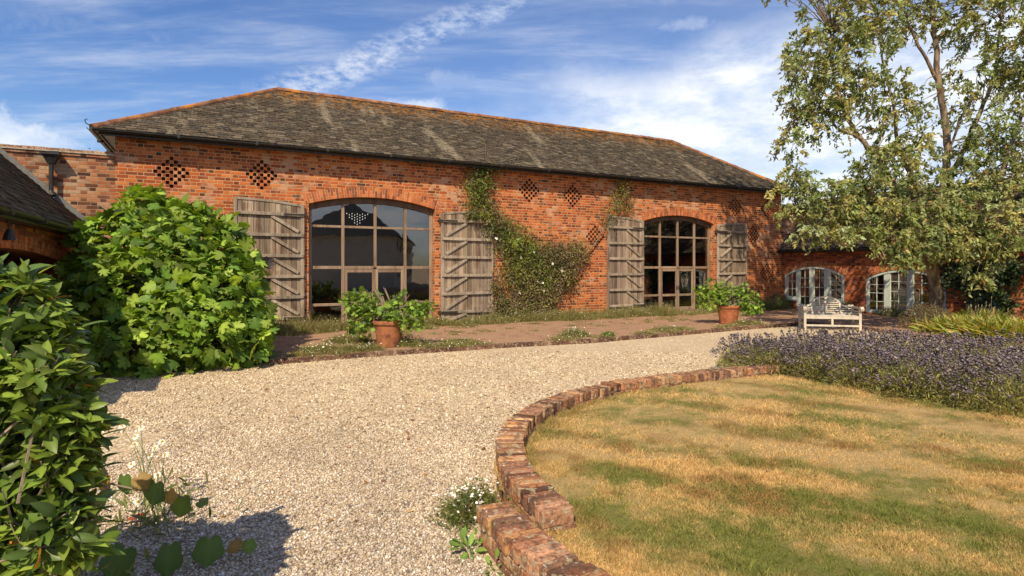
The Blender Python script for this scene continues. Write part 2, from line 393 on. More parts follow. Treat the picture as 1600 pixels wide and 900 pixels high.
def wood_mat(name, a, b, dark, sc=1.0):
    m, t = newmat(name)
    at = t.n('ShaderNodeAttribute', attribute_name='Col').outputs['Color']
    ob = t.n('ShaderNodeTexCoord').outputs['Object']
    g = t.noise(t.mapv(ob, (34*sc, 34*sc, 1.3*sc)), 1.0, 5, .65); g2 = t.noise(t.mapv(ob, (6, 6, .8)), 1.0, 4, .6); g3 = t.noise(ob, 2.0, 4, .6)
    c = t.mix(t.step(g, .30, .70), a, b)
    c = t.mix(t.m('MULTIPLY', t.step(g2, .48, .68), .75), c, dark)
    c = t.mix(t.m('MULTIPLY', t.step(g, .62, .72), .65 if dark[0] < .3 else .2), c, tuple(q*.3 for q in dark))
    c = t.mix(t.m('MULTIPLY', t.step(g3, .52, .70), .55), c, tuple(q*1.1 for q in b))
    c = t.mix(1.0, c, at, 'MULTIPLY')
    finish(t, c, .85, t.bump(g, .006, .8), .2); return m
M_BOARD = wood_mat('weathered_oak_boards', (.15, .11, .078), (.32, .26, .20), (.095, .05, .03))
M_TIMBER = wood_mat('silvered_oak_frame', (.20, .135, .09), (.30, .22, .155), (.13, .075, .045))
M_LEDGE = wood_mat('silvered_oak_ledge', (.22, .175, .135), (.38, .315, .24), (.13, .09, .065), .6)
M_BENCH = wood_mat('pale_teak', (.46, .41, .335), (.55, .50, .41), (.42, .37, .30))
def bark_mat():
    m, t = newmat('peeling_bark')
    ob = t.n('ShaderNodeTexCoord').outputs['Object']
    g = t.noise(t.mapv(ob, (5, 5, 1.6)), 1.0, 5, .65); h = t.noise(t.mapv(ob, (30, 30, 8)), 1.0, 3)
    c = t.mix(t.step(g, .40, .62), (.12, .085, .055), (.34, .255, .165))
    c = t.mix(t.m('MULTIPLY', h, .45), c, (.07, .05, .035))
    finish(t, c, .85, t.bump(t.m('ADD', g, h), .02, .8), .2); return m
M_BARK = bark_mat()
def plain(name, col, rough=.6, spec=.4, var=.25, sc=14, metal=0.0, bump=.0, dark=None):
    m, t = newmat(name); ob = t.n('ShaderNodeTexCoord').outputs['Object']
    c = t.mix(t.m('MULTIPLY', t.step(t.noise(ob, sc, 4, .6), .42, .7), var), col, dark or tuple(q*.45 for q in col))
    finish(t, c, rough, t.bump(t.noise(ob, sc*3, 3), bump, .6) if bump else None, spec, Metallic=metal); return m
M_GUTTER = plain('black_iron_gutter', (.018, .018, .019), .42, .5, .5, 9, dark=(.05, .046, .042))
M_IRON = plain('rusty_iron', (.035, .025, .02), .7, .4, .6, 30)
M_TERRA = plain('weathered_terracotta', (.36, .125, .055), .85, .2, .8, 9, bump=.006, dark=(.17, .06, .032))
M_TERRA2 = plain('rusty_terracotta', (.33, .13, .06), .85, .2, .9, 6, bump=.008, dark=(.11, .045, .028))
M_SAGE = plain('sage_paint', (.50, .55, .49), .55, .35, .25, 8)
M_SOIL = plain('dry_soil', (.06, .040, .027), .95, .1, .6, 25, bump=.02)
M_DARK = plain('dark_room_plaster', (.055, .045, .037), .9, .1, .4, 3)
M_VENT = plain('dark_vent_brick', (.16, .055, .03), .95, .1, .5, 9)  # one dark red for the sides and backs of the vent holes
M_FLOORB = plain('barn_floor_stone', (.12, .10, .08), .7, .3, .4, 3)
M_LEAD = plain('lead_flashing', (.16, .155, .15), .6, .4, .5, 8)
M_CURTAIN = plain('cream_curtain', (.55, .50, .42), .9, .1, .15, 5)
M_STEM = plain('grey_twig', (.25, .20, .145), .85, .2, .5, 30)
M_GSTEM = plain('green_stem', (.14, .17, .06), .7, .2, .4, 30)
M_YELLOW = plain('daisy_centre', (.55, .32, .03), .8, .2, .4, 90)
M_RENDER = plain('pale_render', (.62, .57, .49), .85, .2, .2, 2)
M_COPING2 = plain('pale_lime_joint', (.50, .35, .22), .95, .1, .3, 7)
M_COPING = plain('mortar_coping', (.40, .33, .25), .9, .15, .6, 7, bump=.01, dark=(.20, .12, .08))
def glass_mat():
    m, t = newmat('window_glass')
    lw = t.n('ShaderNodeFresnel', {'IOR': 1.5}).outputs[0]
    ob = t.n('ShaderNodeTexCoord').outputs['Object']
    nr = t.bump(t.noise(ob, 1.6, 2), .004, .5)
    gl = t.n('ShaderNodeBsdfGlossy', {'Color': (1, 1, 1, 1), 'Roughness': .01, 'Normal': nr})
    tr = t.n('ShaderNodeBsdfTransparent', {'Color': (.78, .79, .76, 1)})
    f = t.m('MULTIPLY', lw, 3.7, clamp=True)
    mx = t.n('ShaderNodeMixShader', {0: f, 1: tr.outputs[0], 2: gl.outputs[0]})
    t.n('ShaderNodeOutputMaterial', {'Surface': mx.outputs[0]}); return m
M_GLASS = glass_mat()
def lamp_mat():
    m, t = newmat('lit_crystal'); e = t.n('ShaderNodeEmission', {'Color': (1, .95, .85, 1), 'Strength': 1.0})
    t.n('ShaderNodeOutputMaterial', {'Surface': e.outputs[0]}); return m
M_CRYSTAL = lamp_mat()

# ------------------------------------------------------------------ ground
def gravel_mat():
    m, t = newmat('cream_gravel')
    ob = t.n('ShaderNodeTexCoord').outputs['Object']
    vo = t.n('ShaderNodeTexVoronoi', {'Vector': ob, 'Scale': 38.0}); vo2 = t.n('ShaderNodeTexVoronoi', {'Vector': ob, 'Scale': 15.0})
    rc = t.sep(vo.outputs['Color']); rc2 = t.sep(vo2.outputs['Color'])
    c = t.ramp(rc[0], [(0, (.36, .265, .165)), (.2, (.54, .415, .26)), (.6, (.70, .56, .365)), (.9, (.78, .65, .45)), (1, (.84, .75, .57))])
    c = t.mix(t.m('MULTIPLY', t.step(rc[1], .86, .95), .6), c, (.30, .20, .13))
    c = t.mix(t.m('MULTIPLY', t.step(vo.outputs[0], .34, .62), .5), c, (.17, .12, .08))  # shade between stones put into the colour: cell gaps darkened
    big = t.noise(ob, .5, 4, .6); md = t.noise(ob, 2.6, 4, .6)
    c = t.mix(t.m('MULTIPLY', t.step(big, .42, .62), .40), c, (.40, .30, .19))
    c = t.mix(t.m('MULTIPLY', t.step(md, .52, .72), .25), c, (.42, .335, .23))
    hg = t.m('ADD', t.m('SUBTRACT', .6, vo.outputs[0]), t.m('MULTIPLY', rc2[0], .5))
    finish(t, c, .9, t.bump(hg, .010, .8), .15); return m
M_GRAVEL = gravel_mat()
def lawn_rgb(X, Y):
    """patchy dry summer turf: straw with green runs, numpy version shared by blades"""
    a = np.sin(1.9*X+.7*Y+1.0)+np.sin(-.9*X+2.3*Y+.4)+.8*np.sin(3.7*X-2.9*Y)+.6*np.sin(5.1*X+4.3*Y+2)+.5*np.sin(9.0*X-6*Y+1.2)
    r = .50*X+.87*Y
    st = np.sin(r*7.0+.7*np.sin(1.3*X+.5)+.6*np.sin(2.1*Y+X))
    return a, st
def lawn_mat():
    m, t = newmat('dry_lawn')
    a = t.n('ShaderNodeAttribute', attribute_name='Col').outputs['Color']
    ob = t.n('ShaderNodeTexCoord').outputs['Object']
    n1 = t.noise(t.mapv(ob, (1, .55, 1)), 110, 4, .75); n2 = t.noise(ob, 22, 5, .7)
    c = t.mix(t.m('MULTIPLY', t.step(n1, .44, .60), .72), a, (.15, .10, .038))
    c = t.mix(t.m('MULTIPLY', t.step(n2, .5, .7), .3), c, (.46, .34, .16))
    finish(t, c, .95, t.bump(n1, .02, .8), .1); return m
M_LAWN = lawn_mat()
_gr = np.random.RandomState(99).uniform(-1, 1, (6, 64, 64))
def vnoise(X, Y, f, k):
    u, v = X*f+7.3*k, Y*f+3.1*k; i, j = np.floor(u).astype(int), np.floor(v).astype(int); a, b = u-i, v-j; a = a*a*(3-2*a); b = b*b*(3-2*b); G = _gr[k]
    return (G[i % 64, j % 64]*(1-a)*(1-b)+G[(i+1) % 64, j % 64]*a*(1-b)+G[i % 64, (j+1) % 64]*(1-a)*b+G[(i+1) % 64, (j+1) % 64]*a*b)
def lawn_cols(X, Y, rs):
    a, st = lawn_rgb(X, Y)
    near = np.clip((5.2-Y)/2.0, 0, 1)*np.clip((X-.4)/.8, 0, 1)
    edge = np.clip((9.2-Y)/1.0, 0, 1)
    vn = vnoise(X, Y, 1.3, 0)+.8*vnoise(X, Y, 3.1, 1)+.7*vnoise(X, Y, 7.5, 2)+.5*vnoise(X, Y, 15, 3)
    g = .06*a+.95*vn+.55*np.clip(st, -1, 1)+1.0*near-.52+.35*np.clip((Y-7.2)/1.5, 0, 1)+rs.normal(size=X.shape)*.35
    g = 1/(1+np.exp(-2.2*g))
    br = np.clip(.55*st+.8*vnoise(X, Y, 1.9, 4)+.8*vnoise(X, Y, 6.0, 5), 0, 1)[:, None]*.85
    straw = np.array([.58, .405, .185]); brown = np.array([.31, .18, .068]); green = np.array([.165, .195, .045])
    c = straw*(1-br)+brown*br
    return c*(1-g[:, None])+green*g[:, None]
props(mk('ground', [(-900, -900, 0), (900, -900, 0), (900, 900, 0), (-900, 900, 0)], [(0, 1, 2, 3)], M_GRAVEL), kind='structure')
CC = np.array([3.16, 5.2])
def ring(r, a0, a1, n): return [(CC[0]+r*math.cos(R(q)), CC[1]+r*math.sin(R(q))) for q in np.linspace(a0, a1, n)]
# lawn: fine grid inside the curved wall
def in_lawn(X, Y):
    r = np.hypot(X-CC[0], Y-CC[1])
    arc = (X < CC[0]) & (r < 3.34) & (Y < 5.2) | (X < CC[0]) & (r < 3.10) & (Y >= 5.2)
    k = 8.09+(X-1.285)*.54-.20
    return (arc | ((X >= CC[0]) & (Y < k)) | ((X > 1.2) & (Y > 7.2) & (Y < k))) & (Y > 1.0) & (X < 13)
LZ = .165
gx = np.arange(-.4, 13.01, .06); gy = np.arange(1.0, 10.4, .06)
XX, YY = np.meshgrid(gx, gy); shp = XX.shape
ok = in_lawn(XX.ravel(), YY.ravel()).reshape(shp)
idx = np.arange(XX.size).reshape(shp)
cell = ok[:-1, :-1] & ok[1:, :-1] & ok[:-1, 1:] & ok[1:, 1:]
F = np.stack([idx[:-1, :-1][cell], idx[:-1, 1:][cell], idx[1:, 1:][cell], idx[1:, :-1][cell]], 1)
ZZ = LZ+.012*np.sin(2.1*XX+1.0)*np.sin(1.7*YY)+.004*RS.normal(size=shp)
props(mk('lawn', np.stack([XX.ravel(), YY.ravel(), ZZ.ravel()], 1), F, M_LAWN, col=lawn_cols(XX.ravel(), YY.ravel(), RS)*.9, smooth=True), kind='structure')
# turf blades
def blades(n, y0, y1, hgt):
    Y = RS.uniform(y0, y1, n); X = RS.uniform(-.2, 1, n)*0+RS.uniform(-.25, 1.0, n)*(Y*.95+.2)
    k = in_lawn(X+.03, Y) & in_lawn(X-.03, Y-.03); X, Y = X[k], Y[k]; n = len(X)
    ax = np.stack([RS.normal(size=n)*.75, RS.normal(size=n)*.75, np.ones(n)], 1)
    c = lawn_cols(X, Y, RS)*(1+.22*RS.normal(size=(n, 1)))
    return scatter(*BLADE, np.stack([X, Y, np.full(n, LZ-.006)], 1), ax, rdir(n), RS.uniform(.7, 1.35, n)*hgt*(1+.9*np.clip(vnoise(X, Y, 5.0, 1)+vnoise(X, Y, 14.0, 3), 0, 1.4)), np.clip(c, .02, .8), RS.uniform(.003, .0065, n)*(1+Y/9))
V, F, C = join([blades(270000, 3.0, 5.2, .025), blades(160000, 5.2, 10.2, .026)])
q_ = RS.uniform(126, 207, 5200); r_ = 3.03-np.abs(RS.normal(size=5200))*.035; X_ = CC[0]+r_*np.cos(np.radians(q_)); Y_ = CC[1]+r_*np.sin(np.radians(q_))
V2, F2, C2 = scatter(*BLADE, np.stack([X_, Y_, np.full(5200, LZ-.005)], 1), np.stack([RS.normal(size=5200)*.6, RS.normal(size=5200)*.6, np.ones(5200)], 1), rdir(5200), RS.uniform(.02, .085, 5200)*(1+.5*np.sin(q_*.9)), pick([(.42, .31, .13), (.30, .22, .09), (.20, .21, .05), (.50, .37, .17)], 5200, .2), RS.uniform(.003, .006, 5200))
V, F, C = join([(V, F, C), (V2, F2, C2)])
props(mk('grass', V, F, M_GRASS, col=C), 'short dry straw and green turf blades on the lawn', 'grass', kind='stuff')
# loose stones
def stones(n, x0, x1, y0, y1, s0, s1, tint=(1, 1, 1)):
    X = RS.uniform(x0, x1, n); Y = y0+(y1-y0)*RS.uniform(0, 1, n)**1.35
    k = (np.hypot(X-CC[0], Y-CC[1]) > np.where(Y > 4.2, 3.34, 3.64)) & (X > -.92*Y-.3) & ~((X > 1.2) & (Y < 8.0+(X-1.285)*.54+.3)); X, Y = X[k], Y[k]; n = len(X)
    s = RS.uniform(s0, s1, n)*RS.choice([.7, 1, 1, 1.25], n)
    ax = rdir(n); ax[:, 2] *= .35
    c = pick([(.56, .45, .30), (.68, .565, .40), (.47, .36, .23), (.35, .255, .16), (.80, .71, .56), (.55, .405, .25), (.26, .18, .115), (.63, .505, .345), (.42, .31, .20), (.68, .535, .355)], n, .16)
    bl = np.clip((Y-4.0)/4.5, 0, 1)[:, None]; c = np.clip(c*(np.array(tint)*(1-bl)+bl)*(.93+.12*vnoise(X, Y, 1.1, 4)+.08*vnoise(X, Y, 3.3, 5))[:, None], .02, .9)
    nr = rdir(n)*.5+np.array([0, 0, 1.0])
    return scatter(OCT[0]*np.array([1, 1, .7]), OCT[1], np.stack([X, Y, RS.uniform(-.001, .007, n)], 1)-unit(ax)*s[:, None]*.5, ax, nr, s, c, s*RS.uniform(.6, 1.05, n))
V, F, C = join([stones(78000, -3.9, .3, 3.2, 7.0, .013, .029, (.93, .98, 1.12)), stones(34000, -7.0, 4.2, 6.6, 13.0, .024, .042, (.93, .98, 1.12))])
props(mk('gravel', V, F, M_STONE, col=C), 'loose cream and buff stones covering the drive', 'gravel', kind='stuff')

# terrace in front of the barn
def gnd(px, py, z): Y = (1.9-z)*900/(py-418); return ((px-800)/900*Y, Y)
kerb = [gnd(x, y, .1) for x, y in ((330, 572), (420, 562), (530, 553), (680, 543), (800, 535.5), (920, 529.5), (1024, 521), (1184, 508), (1262, 502.5))]
kerb += [gnd(x, y, .1) for x, y in ((1345, 509), (1433, 522), (1533, 530), (1660, 545))]
kerb = kerb[1:]
def toyard(p): q = np.array(p)-P0; return (q@D2, q@N2)
kr = [toyard(p) for p in kerb]
poly = kr+[(19.0, -12.0), (19.0, .3), (kr[0][0]-.2, .3)]
ter = thing('terrace', None, None, (0, 0, 0), framed=True); ter['kind'] = 'structure'
mk('paving', [(a, b, .1) for a, b in poly], [tuple(range(len(poly)))], M_PAVE, ter, uv=True)
kb = MB()
for i in range(len(kr)-1):
    a, b = np.array(kr[i]), np.array(kr[i+1]); L = np.linalg.norm(b-a); u = (b-a)/L; nn = np.array([u[1], -u[0]])
    k = max(1, int(L/.235))
    for j in range(k):
        c = a+u*(j+.5)*L/k+nn*(RS.uniform(-.008, .008)+.05)
        z1 = .108+RS.uniform(-.012, .01); tw = u+nn*RS.normal()*.02; tw /= np.linalg.norm(tw)
        kb.obox((c[0], c[1], z1/2-.03), (tw[0]*L/k*.48, tw[1]*L/k*.48, 0), (nn[0]*.045, nn[1]*.045, 0), (0, 0, z1/2+.03),
                pick([(.13, .068, .046), (.17, .09, .06), (.10, .055, .04), (.21, .13, .09)], 1, .15)[0])
kb.make('kerb', M_WALLBRICK, ter, usecol=True, bevel=.006)

# ------------------------------------------------------------------ barn
T0, T1, ZB, ZE = -6.43, 18.35, .1, 5.30
DEP, OV = 6.6, .40
barn = thing('barn', 'long red brick barn with hipped slate roof and two tall arched glazed openings', 'barn', (0, 0, 0), framed=True)
W1 = (-1.80, 2.02, 3.74, 4.02); W2 = (10.52, 14.18, 3.70, 3.98)        # left, right, springing, crown (underside of arch)
def arch_z(wn, t):
    a, b, zs, zc = wn; h = zc-zs; hw = (b-a)/2; r = (hw*hw+h*h)/(2*h); return zc-r+math.sqrt(r*r-(t-(a+b)/2)**2)
VENTS = [(-5.208, 4.47), (-3.042, 4.50), (-3.997, 3.04), (5.459, 4.58), (7.248, 4.56), (8.227, 3.10), (7.248, 1.60), (15.45, 4.50), (17.45, 4.50), (16.55, 3.32), (17.40, 1.70)]
HW, HH, DX, DZ = .042, .047, .090, .0905
holes = []
vent_holes = []
for (tc_, zc_) in VENTS:
    zc_ = round((zc_-ZB)/.0905)*.0905+.0905*.5-.003
    hs = []
    for r in range(9):
        k = 4-abs(r-4)
        for j in range(-k, k+1, 2): hs.append((tc_+j*DX, zc_+(r-4)*DZ))
    vent_holes.append(hs)
    holes += [(x-HW, x+HW, z-HH, z+HH) for x, z in hs]
rects = holes+[(W1[0], W1[1], ZB, W1[3]+.02), (W2[0], W2[1], ZB, W2[3]+.02)]
def facade_grid(t0, t1, z0, z1, rects):
    """front skin split so that every opening is a real hole; banded by columns to stay light"""
    V = []; F = []
    cuts = sorted(set([t0, t1]+[r[0] for r in rects]+[r[1] for r in rects]))
    for a, b in zip(cuts[:-1], cuts[1:]):
        if b-a < 1e-6: continue
        mid = (a+b)/2
        blk = sorted([(r[2], r[3]) for r in rects if r[0] < mid < r[1]])
        z = z0
        for lo, hi in blk+[(z1, z1)]:
            if lo > z+1e-6:
                n = len(V); V += [(a, 0, z), (b, 0, z), (b, 0, lo), (a, 0, lo)]; F.append((n, n+1, n+2, n+3))
            z = max(z, hi)
    return V, F
V, F = facade_grid(T0, T1, -.1, ZE+.1, rects)
def arch_fill(wn, V, F, depth=.34, seg=24, top=.02):
    ts = np.linspace(wn[0], wn[1], seg+1)
    for a, b in zip(ts[:-1], ts[1:]):
        n = len(V); za, zb = arch_z(wn, a), arch_z(wn, b)
        V += [(a, 0, za), (b, 0, zb), (b, 0, wn[3]+top), (a, 0, wn[3]+top), (a, depth, za), (b, depth, zb)]
        F += [(n, n+1, n+2, n+3), (n, n+4, n+5, n+1)]
    for x in (wn[0], wn[1]):
        n = len(V); V += [(x, 0, ZB-.2), (x, 0, arch_z(wn, x)), (x, depth, arch_z(wn, x)), (x, depth, ZB-.2)]; F.append((n, n+1, n+2, n+3))
    n = len(V)
    # back skin beside the opening so the wall reads thick from inside
for wn in (W1, W2): arch_fill(wn, V, F)
# ends and back of the shell
n = len(V); V += [(T0, 0, -.1), (T0, DEP, -.1), (T0, DEP, ZE), (T0, 0, ZE)]; F.append((n, n+3, n+2, n+1))
n = len(V); V += [(T1, 0, -.1), (T1, DEP, -.1), (T1, DEP, ZE), (T1, 0, ZE)]; F.append((n, n+1, n+2, n+3))
n = len(V); V += [(T0, DEP, -.1), (T1, DEP, -.1), (T1, DEP, ZE), (T0, DEP, ZE)]; F.append((n+1, n, n+3, n+2))
mk('wall', V, F, M_BRICK, barn, uv=True)
for hs in vent_holes:
    vb = MB()
    for x, z in hs:
        d = .115; q = [(x-HW, z-HH), (x+HW, z-HH), (x+HW, z+HH), (x-HW, z+HH)]
        Vv = [(a, .0, b) for a, b in q]+[(a, d, b) for a, b in q]
        vb.add(Vv, [(0, 4, 5, 1), (1, 5, 6, 2), (2, 6, 7, 3), (3, 7, 4, 0), (4, 7, 6, 5)])
    vb.make('brick_vent', M_VENT, barn)
    # headers standing a little proud between the holes
mk('floor', [(T0, 0, ZB+.02), (T1, 0, ZB+.02), (T1, DEP, ZB+.02), (T0, DEP, ZB+.02)], [(0, 1, 2, 3)], M_FLOORB, barn)
# inner partition behind the glass: a dark room
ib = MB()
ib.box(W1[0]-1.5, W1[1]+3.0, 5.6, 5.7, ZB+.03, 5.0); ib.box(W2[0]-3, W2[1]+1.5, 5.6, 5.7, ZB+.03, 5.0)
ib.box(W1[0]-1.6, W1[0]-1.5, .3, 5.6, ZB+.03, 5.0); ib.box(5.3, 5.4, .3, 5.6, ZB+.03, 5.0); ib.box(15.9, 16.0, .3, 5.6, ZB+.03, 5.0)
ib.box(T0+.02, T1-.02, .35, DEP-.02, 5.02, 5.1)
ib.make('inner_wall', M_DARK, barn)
def arch_bricks(wn, course=2, bw=.0755, hh=.245, proud=.012, frame=None, parent=None, seed=1, z_mat=M_ARCHBRICK, axis='x', plane=0.0, sgn=1, rings=None):
    """voussoirs laid round a segmental arch; each brick its own block"""
    rs = np.random.RandomState(seed); a, b, zs, zc = wn; h = zc-zs; hw = (b-a)/2; r = (hw*hw+h*h)/(2*h); c0 = ((a+b)/2, zc-r)
    half = math.asin(hw/r)*1.035; mb = MB()
    nb = int(2*half*(r+.12)/bw)
    for i in range(nb):
        th = -half+(i+.5)*2*half/nb; q = np.array([math.sin(th), math.cos(th)]); tg = np.array([math.cos(th), -math.sin(th)])
        lens = [hh*.66-.010, hh*.34-.010] if i % 2 else [hh*.34-.010, hh*.66-.010]
        rr = r+.003
        for L in lens:
            c = np.array(c0)+q*(rr+L/2); wd = 2*math.sin(half/nb)*(rr+L/2)/2-.0068
            dd = proud+rs.uniform(-.003, .006)
            if axis == 'x': o = (c[0], plane-dd/2+.02, c[1]); A = (tg[0]*wd, 0, tg[1]*wd); Bv = (0, dd/2+.02, 0); Cv = (q[0]*L/2, 0, q[1]*L/2)
            else: o = (plane-sgn*(dd/2-.02), c[0], c[1]); A = (0, tg[0]*wd, tg[1]*wd); Bv = (dd/2+.02, 0, 0); Cv = (0, q[0]*L/2, q[1]*L/2)
            mb.obox(o, A, Bv, Cv, pick([(.46, .13, .040), (.40, .11, .036), (.52, .175, .052), (.33, .09, .038), (.22, .07, .036), (.50, .16, .06), (.43, .12, .045)], 1, .15, rs)[0])
            rr += L+.016
    jm = MB(); sg = 28; pr = .007
    for i in range(sg):
        q = []
        for th, rr in ((-half+i*2*half/sg, r+.002), (-half+(i+1)*2*half/sg, r+.002), (-half+(i+1)*2*half/sg, r+hh), (-half+i*2*half/sg, r+hh)): q.append((c0[0]+math.sin(th)*rr, c0[1]+math.cos(th)*rr))
        f_ = (lambda a, y, z: (a, plane+y, z)) if axis == 'x' else (lambda a, y, z: (plane+sgn*y, a, z))
        jm.add([f_(a, -pr, z) for a, z in q]+[f_(a, .02, z) for a, z in q], BOXF)
    ao = mb.make('arch', z_mat, parent, usecol=True); jo = jm.make('mortar', M_COPING2, parent); jo.parent = ao
    return ao
arch_bricks((W1[0]-.02, W1[1]+.02, W1[2], W1[3]), parent=barn, seed=3, hh=.30)
arch_bricks((W2[0]-.02, W2[1]+.02, W2[2], W2[3]), parent=barn, seed=4, hh=.30)

WC = lambda: tuple(np.clip(1+.14*RS.normal(), .7, 1.3)*np.array([1, 1, 1]))
def big_window(wn, seed):
    a, b, zs, zc = wn; y0, y1 = .17, .27
    root = thing('window_hold', None, None, (0, 0, 0), framed=True)
    fr = MB(); g = 0.006
    fr.box(a+g, a+.11, y0, y1, ZB+.01, arch_z(wn, a+.05)-.02, WC()); fr.box(b-.11, b-g, y0, y1, ZB+.01, arch_z(wn, b-.05)-.02, WC())
    fr.box(a+.11, b-.11, y0-.02, y1+.03, ZB+.01, ZB+.09, WC())
    ts = np.linspace(a+g, b-g, 17)
    for p, q in zip(ts[:-1], ts[1:]):                                   # curved head beam
        zp, zq = arch_z(wn, p)-.005, arch_z(wn, q)-.005
        P = [(p, zp-.17), (q, zq-.17), (q, zq), (p, zp)]
        fr.add([(x, y0-.03, z) for x, z in P]+[(x, y1, z) for x, z in P], [(0, 1, 2, 3), (7, 6, 5, 4), (0, 4, 5, 1), (3, 2, 6, 7)], (.52, .45, .42))
    wd = b-a; cx = [a+wd*k for k in (.262, .515, .762)]
    ZT, ZM, ZL = 3.12, 1.90, .80
    for x in cx:
        fr.box(x-.042, x+.042, y0+.004, y1-.004, ZM if abs(x-cx[1]) < .01 else ZB+.09, arch_z(wn, x)-.16, WC())
    for z, th in ((ZT, .035), (ZM, .045)):
        xs = [a+.11]+cx+[b-.11]
        for p, q in zip(xs[:-1], xs[1:]): fr.box(p+(.042 if p in cx else 0), q-(.042 if q in cx else 0), y0+.012, y1-.012, z-th, z+th, WC())
    for p, q in ((a+.11, cx[0]-.042), (cx[2]+.042, b-.11)): fr.box(p, q, y0+.012, y1-.012, ZL-.04, ZL+.04, WC())
    dr = []
    for p, q in ((cx[0]+.046, cx[1]-.004), (cx[1]+.004, cx[2]-.046)):   # the pair of glazed doors
        d = MB(); z0, z1 = ZB+.095, ZM-.05
        d.box(p, p+.085, y0+.02, y1-.02, z0, z1, WC()); d.box(q-.085, q, y0+.02, y1-.02, z0, z1, WC())
        d.box(p+.085, q-.085, y0+.022, y1-.022, z1-.10, z1, WC()); d.box(p+.085, q-.085, y0+.022, y1-.022, z0, z0+.12, WC()); d.box(p+.085, q-.085, y0+.024, y1-.024, ZL-.05, ZL+.04, WC())
        dr.append((d, p, q))
    f = fr.make('window', M_TIMBER, barn, usecol=True, bevel=.006)
    pn = MB(); xs = [a+.10]+cx+[b-.10]; yg = y0+.05
    for p, q in zip(xs[:-1], xs[1:]):
        zt = arch_z(wn, (p+q)/2)-.12
        for lo, hi in ((ZT, zt), (ZM, ZT)): pn.add([(p, yg, lo), (q, yg, lo), (q, yg, hi), (p, yg, hi)], [(0, 1, 2, 3)])
    for p, q in ((xs[0], cx[0]), (cx[2], xs[-1])): pn.add([(p, yg, ZB+.05), (q, yg, ZB+.05), (q, yg, ZM), (p, yg, ZM)], [(0, 1, 2, 3)])
    pn.make('pane', M_GLASS, f)
    bpy.data.objects.remove(root)
    for i, (d, p, q) in enumerate(dr):
        do = d.make('door', M_TIMBER, barn, usecol=True, bevel=.005)
        MB().add([(p+.08, yg+.003, ZB+.15), (q-.08, yg+.003, ZB+.15), (q-.08, yg+.003, ZM-.1), (p+.08, yg+.003, ZM-.1)], [(0, 1, 2, 3)]).make('pane', M_GLASS, do)
        hx = q-.045 if i == 0 else p+.045
        MB().box(hx-.018, hx+.018, y0-.005, y0+.019, 1.02, 1.17).tube([(hx, y0-.035, 1.1), (hx+(-.1 if i == 0 else .1), y0-.035, 1.1)], .01).tube([(hx, y0, 1.1), (hx, y0-.035, 1.1)], .009).make('handle', M_IRON, do)
big_window(W1, 1); big_window(W2, 2)

def shutter(x0, x1, hinge_right, zb, ztop, ztop_h, lab):
    """x0..x1 along the wall; free edge is taller than hinge edge because the head follows the arch"""
    y0, y1 = -.075, -.045
    nb = 12; bd = MB(); xs = np.linspace(x0+.06, x1-.06, nb+1)
    free = x0 if hinge_right else x1; hing = x1 if hinge_right else x0
    topz = lambda x: ztop_h+(ztop-ztop_h)*(1-((x-free)/(hing-free))**2)
    for p, q in zip(xs[:-1], xs[1:]):
        c = np.clip(1+.3*RS.normal(), .5, 1.45)*np.array([1, 1-.06*RS.uniform(), 1-.14*RS.uniform()]); j = RS.uniform(-.004, .004)
        za, zc = topz(p)-.03, topz(q)-.03; g = .004; zb2 = zb+RS.uniform(0, .02)
        V = [(p+g, y0+j, zb2), (q-g, y0+j, zb2), (q-g, y1, zb2), (p+g, y1, zb2), (p+g, y0+j, za), (q-g, y0+j, zc), (q-g, y1, zc), (p+g, y1, za)]
        bd.add(V, BOXF, c)
    sh = bd.make('shutter', M_BOARD, barn, usecol=True, label=lab)
    st = MB()
    for x, wd in ((free, .075), (hing, .10)):
        a, b = (x, x+wd) if x == x0 else (x-wd, x)
        st.add([(a, y0-.03, zb), (b, y0-.03, zb), (b, y1+.003, zb), (a, y1+.003, zb), (a, y0-.03, topz(a)), (b, y0-.03, topz(b)), (b, y1+.003, topz(b)), (a, y1+.003, topz(a))], BOXF, WC())
    xs = np.linspace(x0+.08, x1-.08, 9)
    for p, q in zip(xs[:-1], xs[1:]):
        st.add([(p, y0-.02, topz(p)-.07), (q, y0-.02, topz(q)-.07), (q, y1+.003, topz(q)-.07), (p, y1+.003, topz(p)-.07), (p, y0-.02, topz(p)), (q, y0-.02, topz(q)), (q, y1+.003, topz(q)), (p, y1+.003, topz(p))], BOXF, (.9, .88, .86))
    st.make('stile', M_LEDGE, sh, usecol=True, bevel=.005)
    lz = [3.40-.585*k for k in range(6)]
    ein = (x0+.07, x1-.02) if hinge_right else (x0+.02, x1-.07)
    for i, z in enumerate(lz):
        dz = RS.uniform(-.012, .012)
        MB().bar((ein[0], y0-.035, z+dz), (ein[1], y0-.035, z-dz), .088, .06, c=WC()).make('ledge', M_LEDGE, sh, usecol=True, bevel=.006)
        lo = (lz[i+1] if i < 5 else zb-.07)+.10
        if i == 5: lo = zb+.03
        fx = .52
        xa = x0+(x1-x0)*fx if hinge_right else x1-(x1-x0)*fx
        xb = x1-.16 if hinge_right else x0+.16
        MB().bar((xa, y0-.026, z-.06), (xb, y0-.026, lo), .085, .045, c=WC()).make('brace', M_LEDGE, sh, usecol=True, bevel=.005)
    for z in (lz[0], lz[5]):
        hx = hing; s = -1 if hinge_right else 1
        MB().box(min(hx-s*.07, hx+s*.55), max(hx-s*.07, hx+s*.55), y0-.074, y0-.066, z-.025, z+.025).tube([(hx-s*.06, y0-.06, z-.07), (hx-s*.06, y0-.06, z+.07)], .022, 8).box(hx-s*.06-.02, hx-s*.06+.02, y0-.05, -.001, z-.03, z+.03).make('hinge', M_IRON, sh)
    return sh
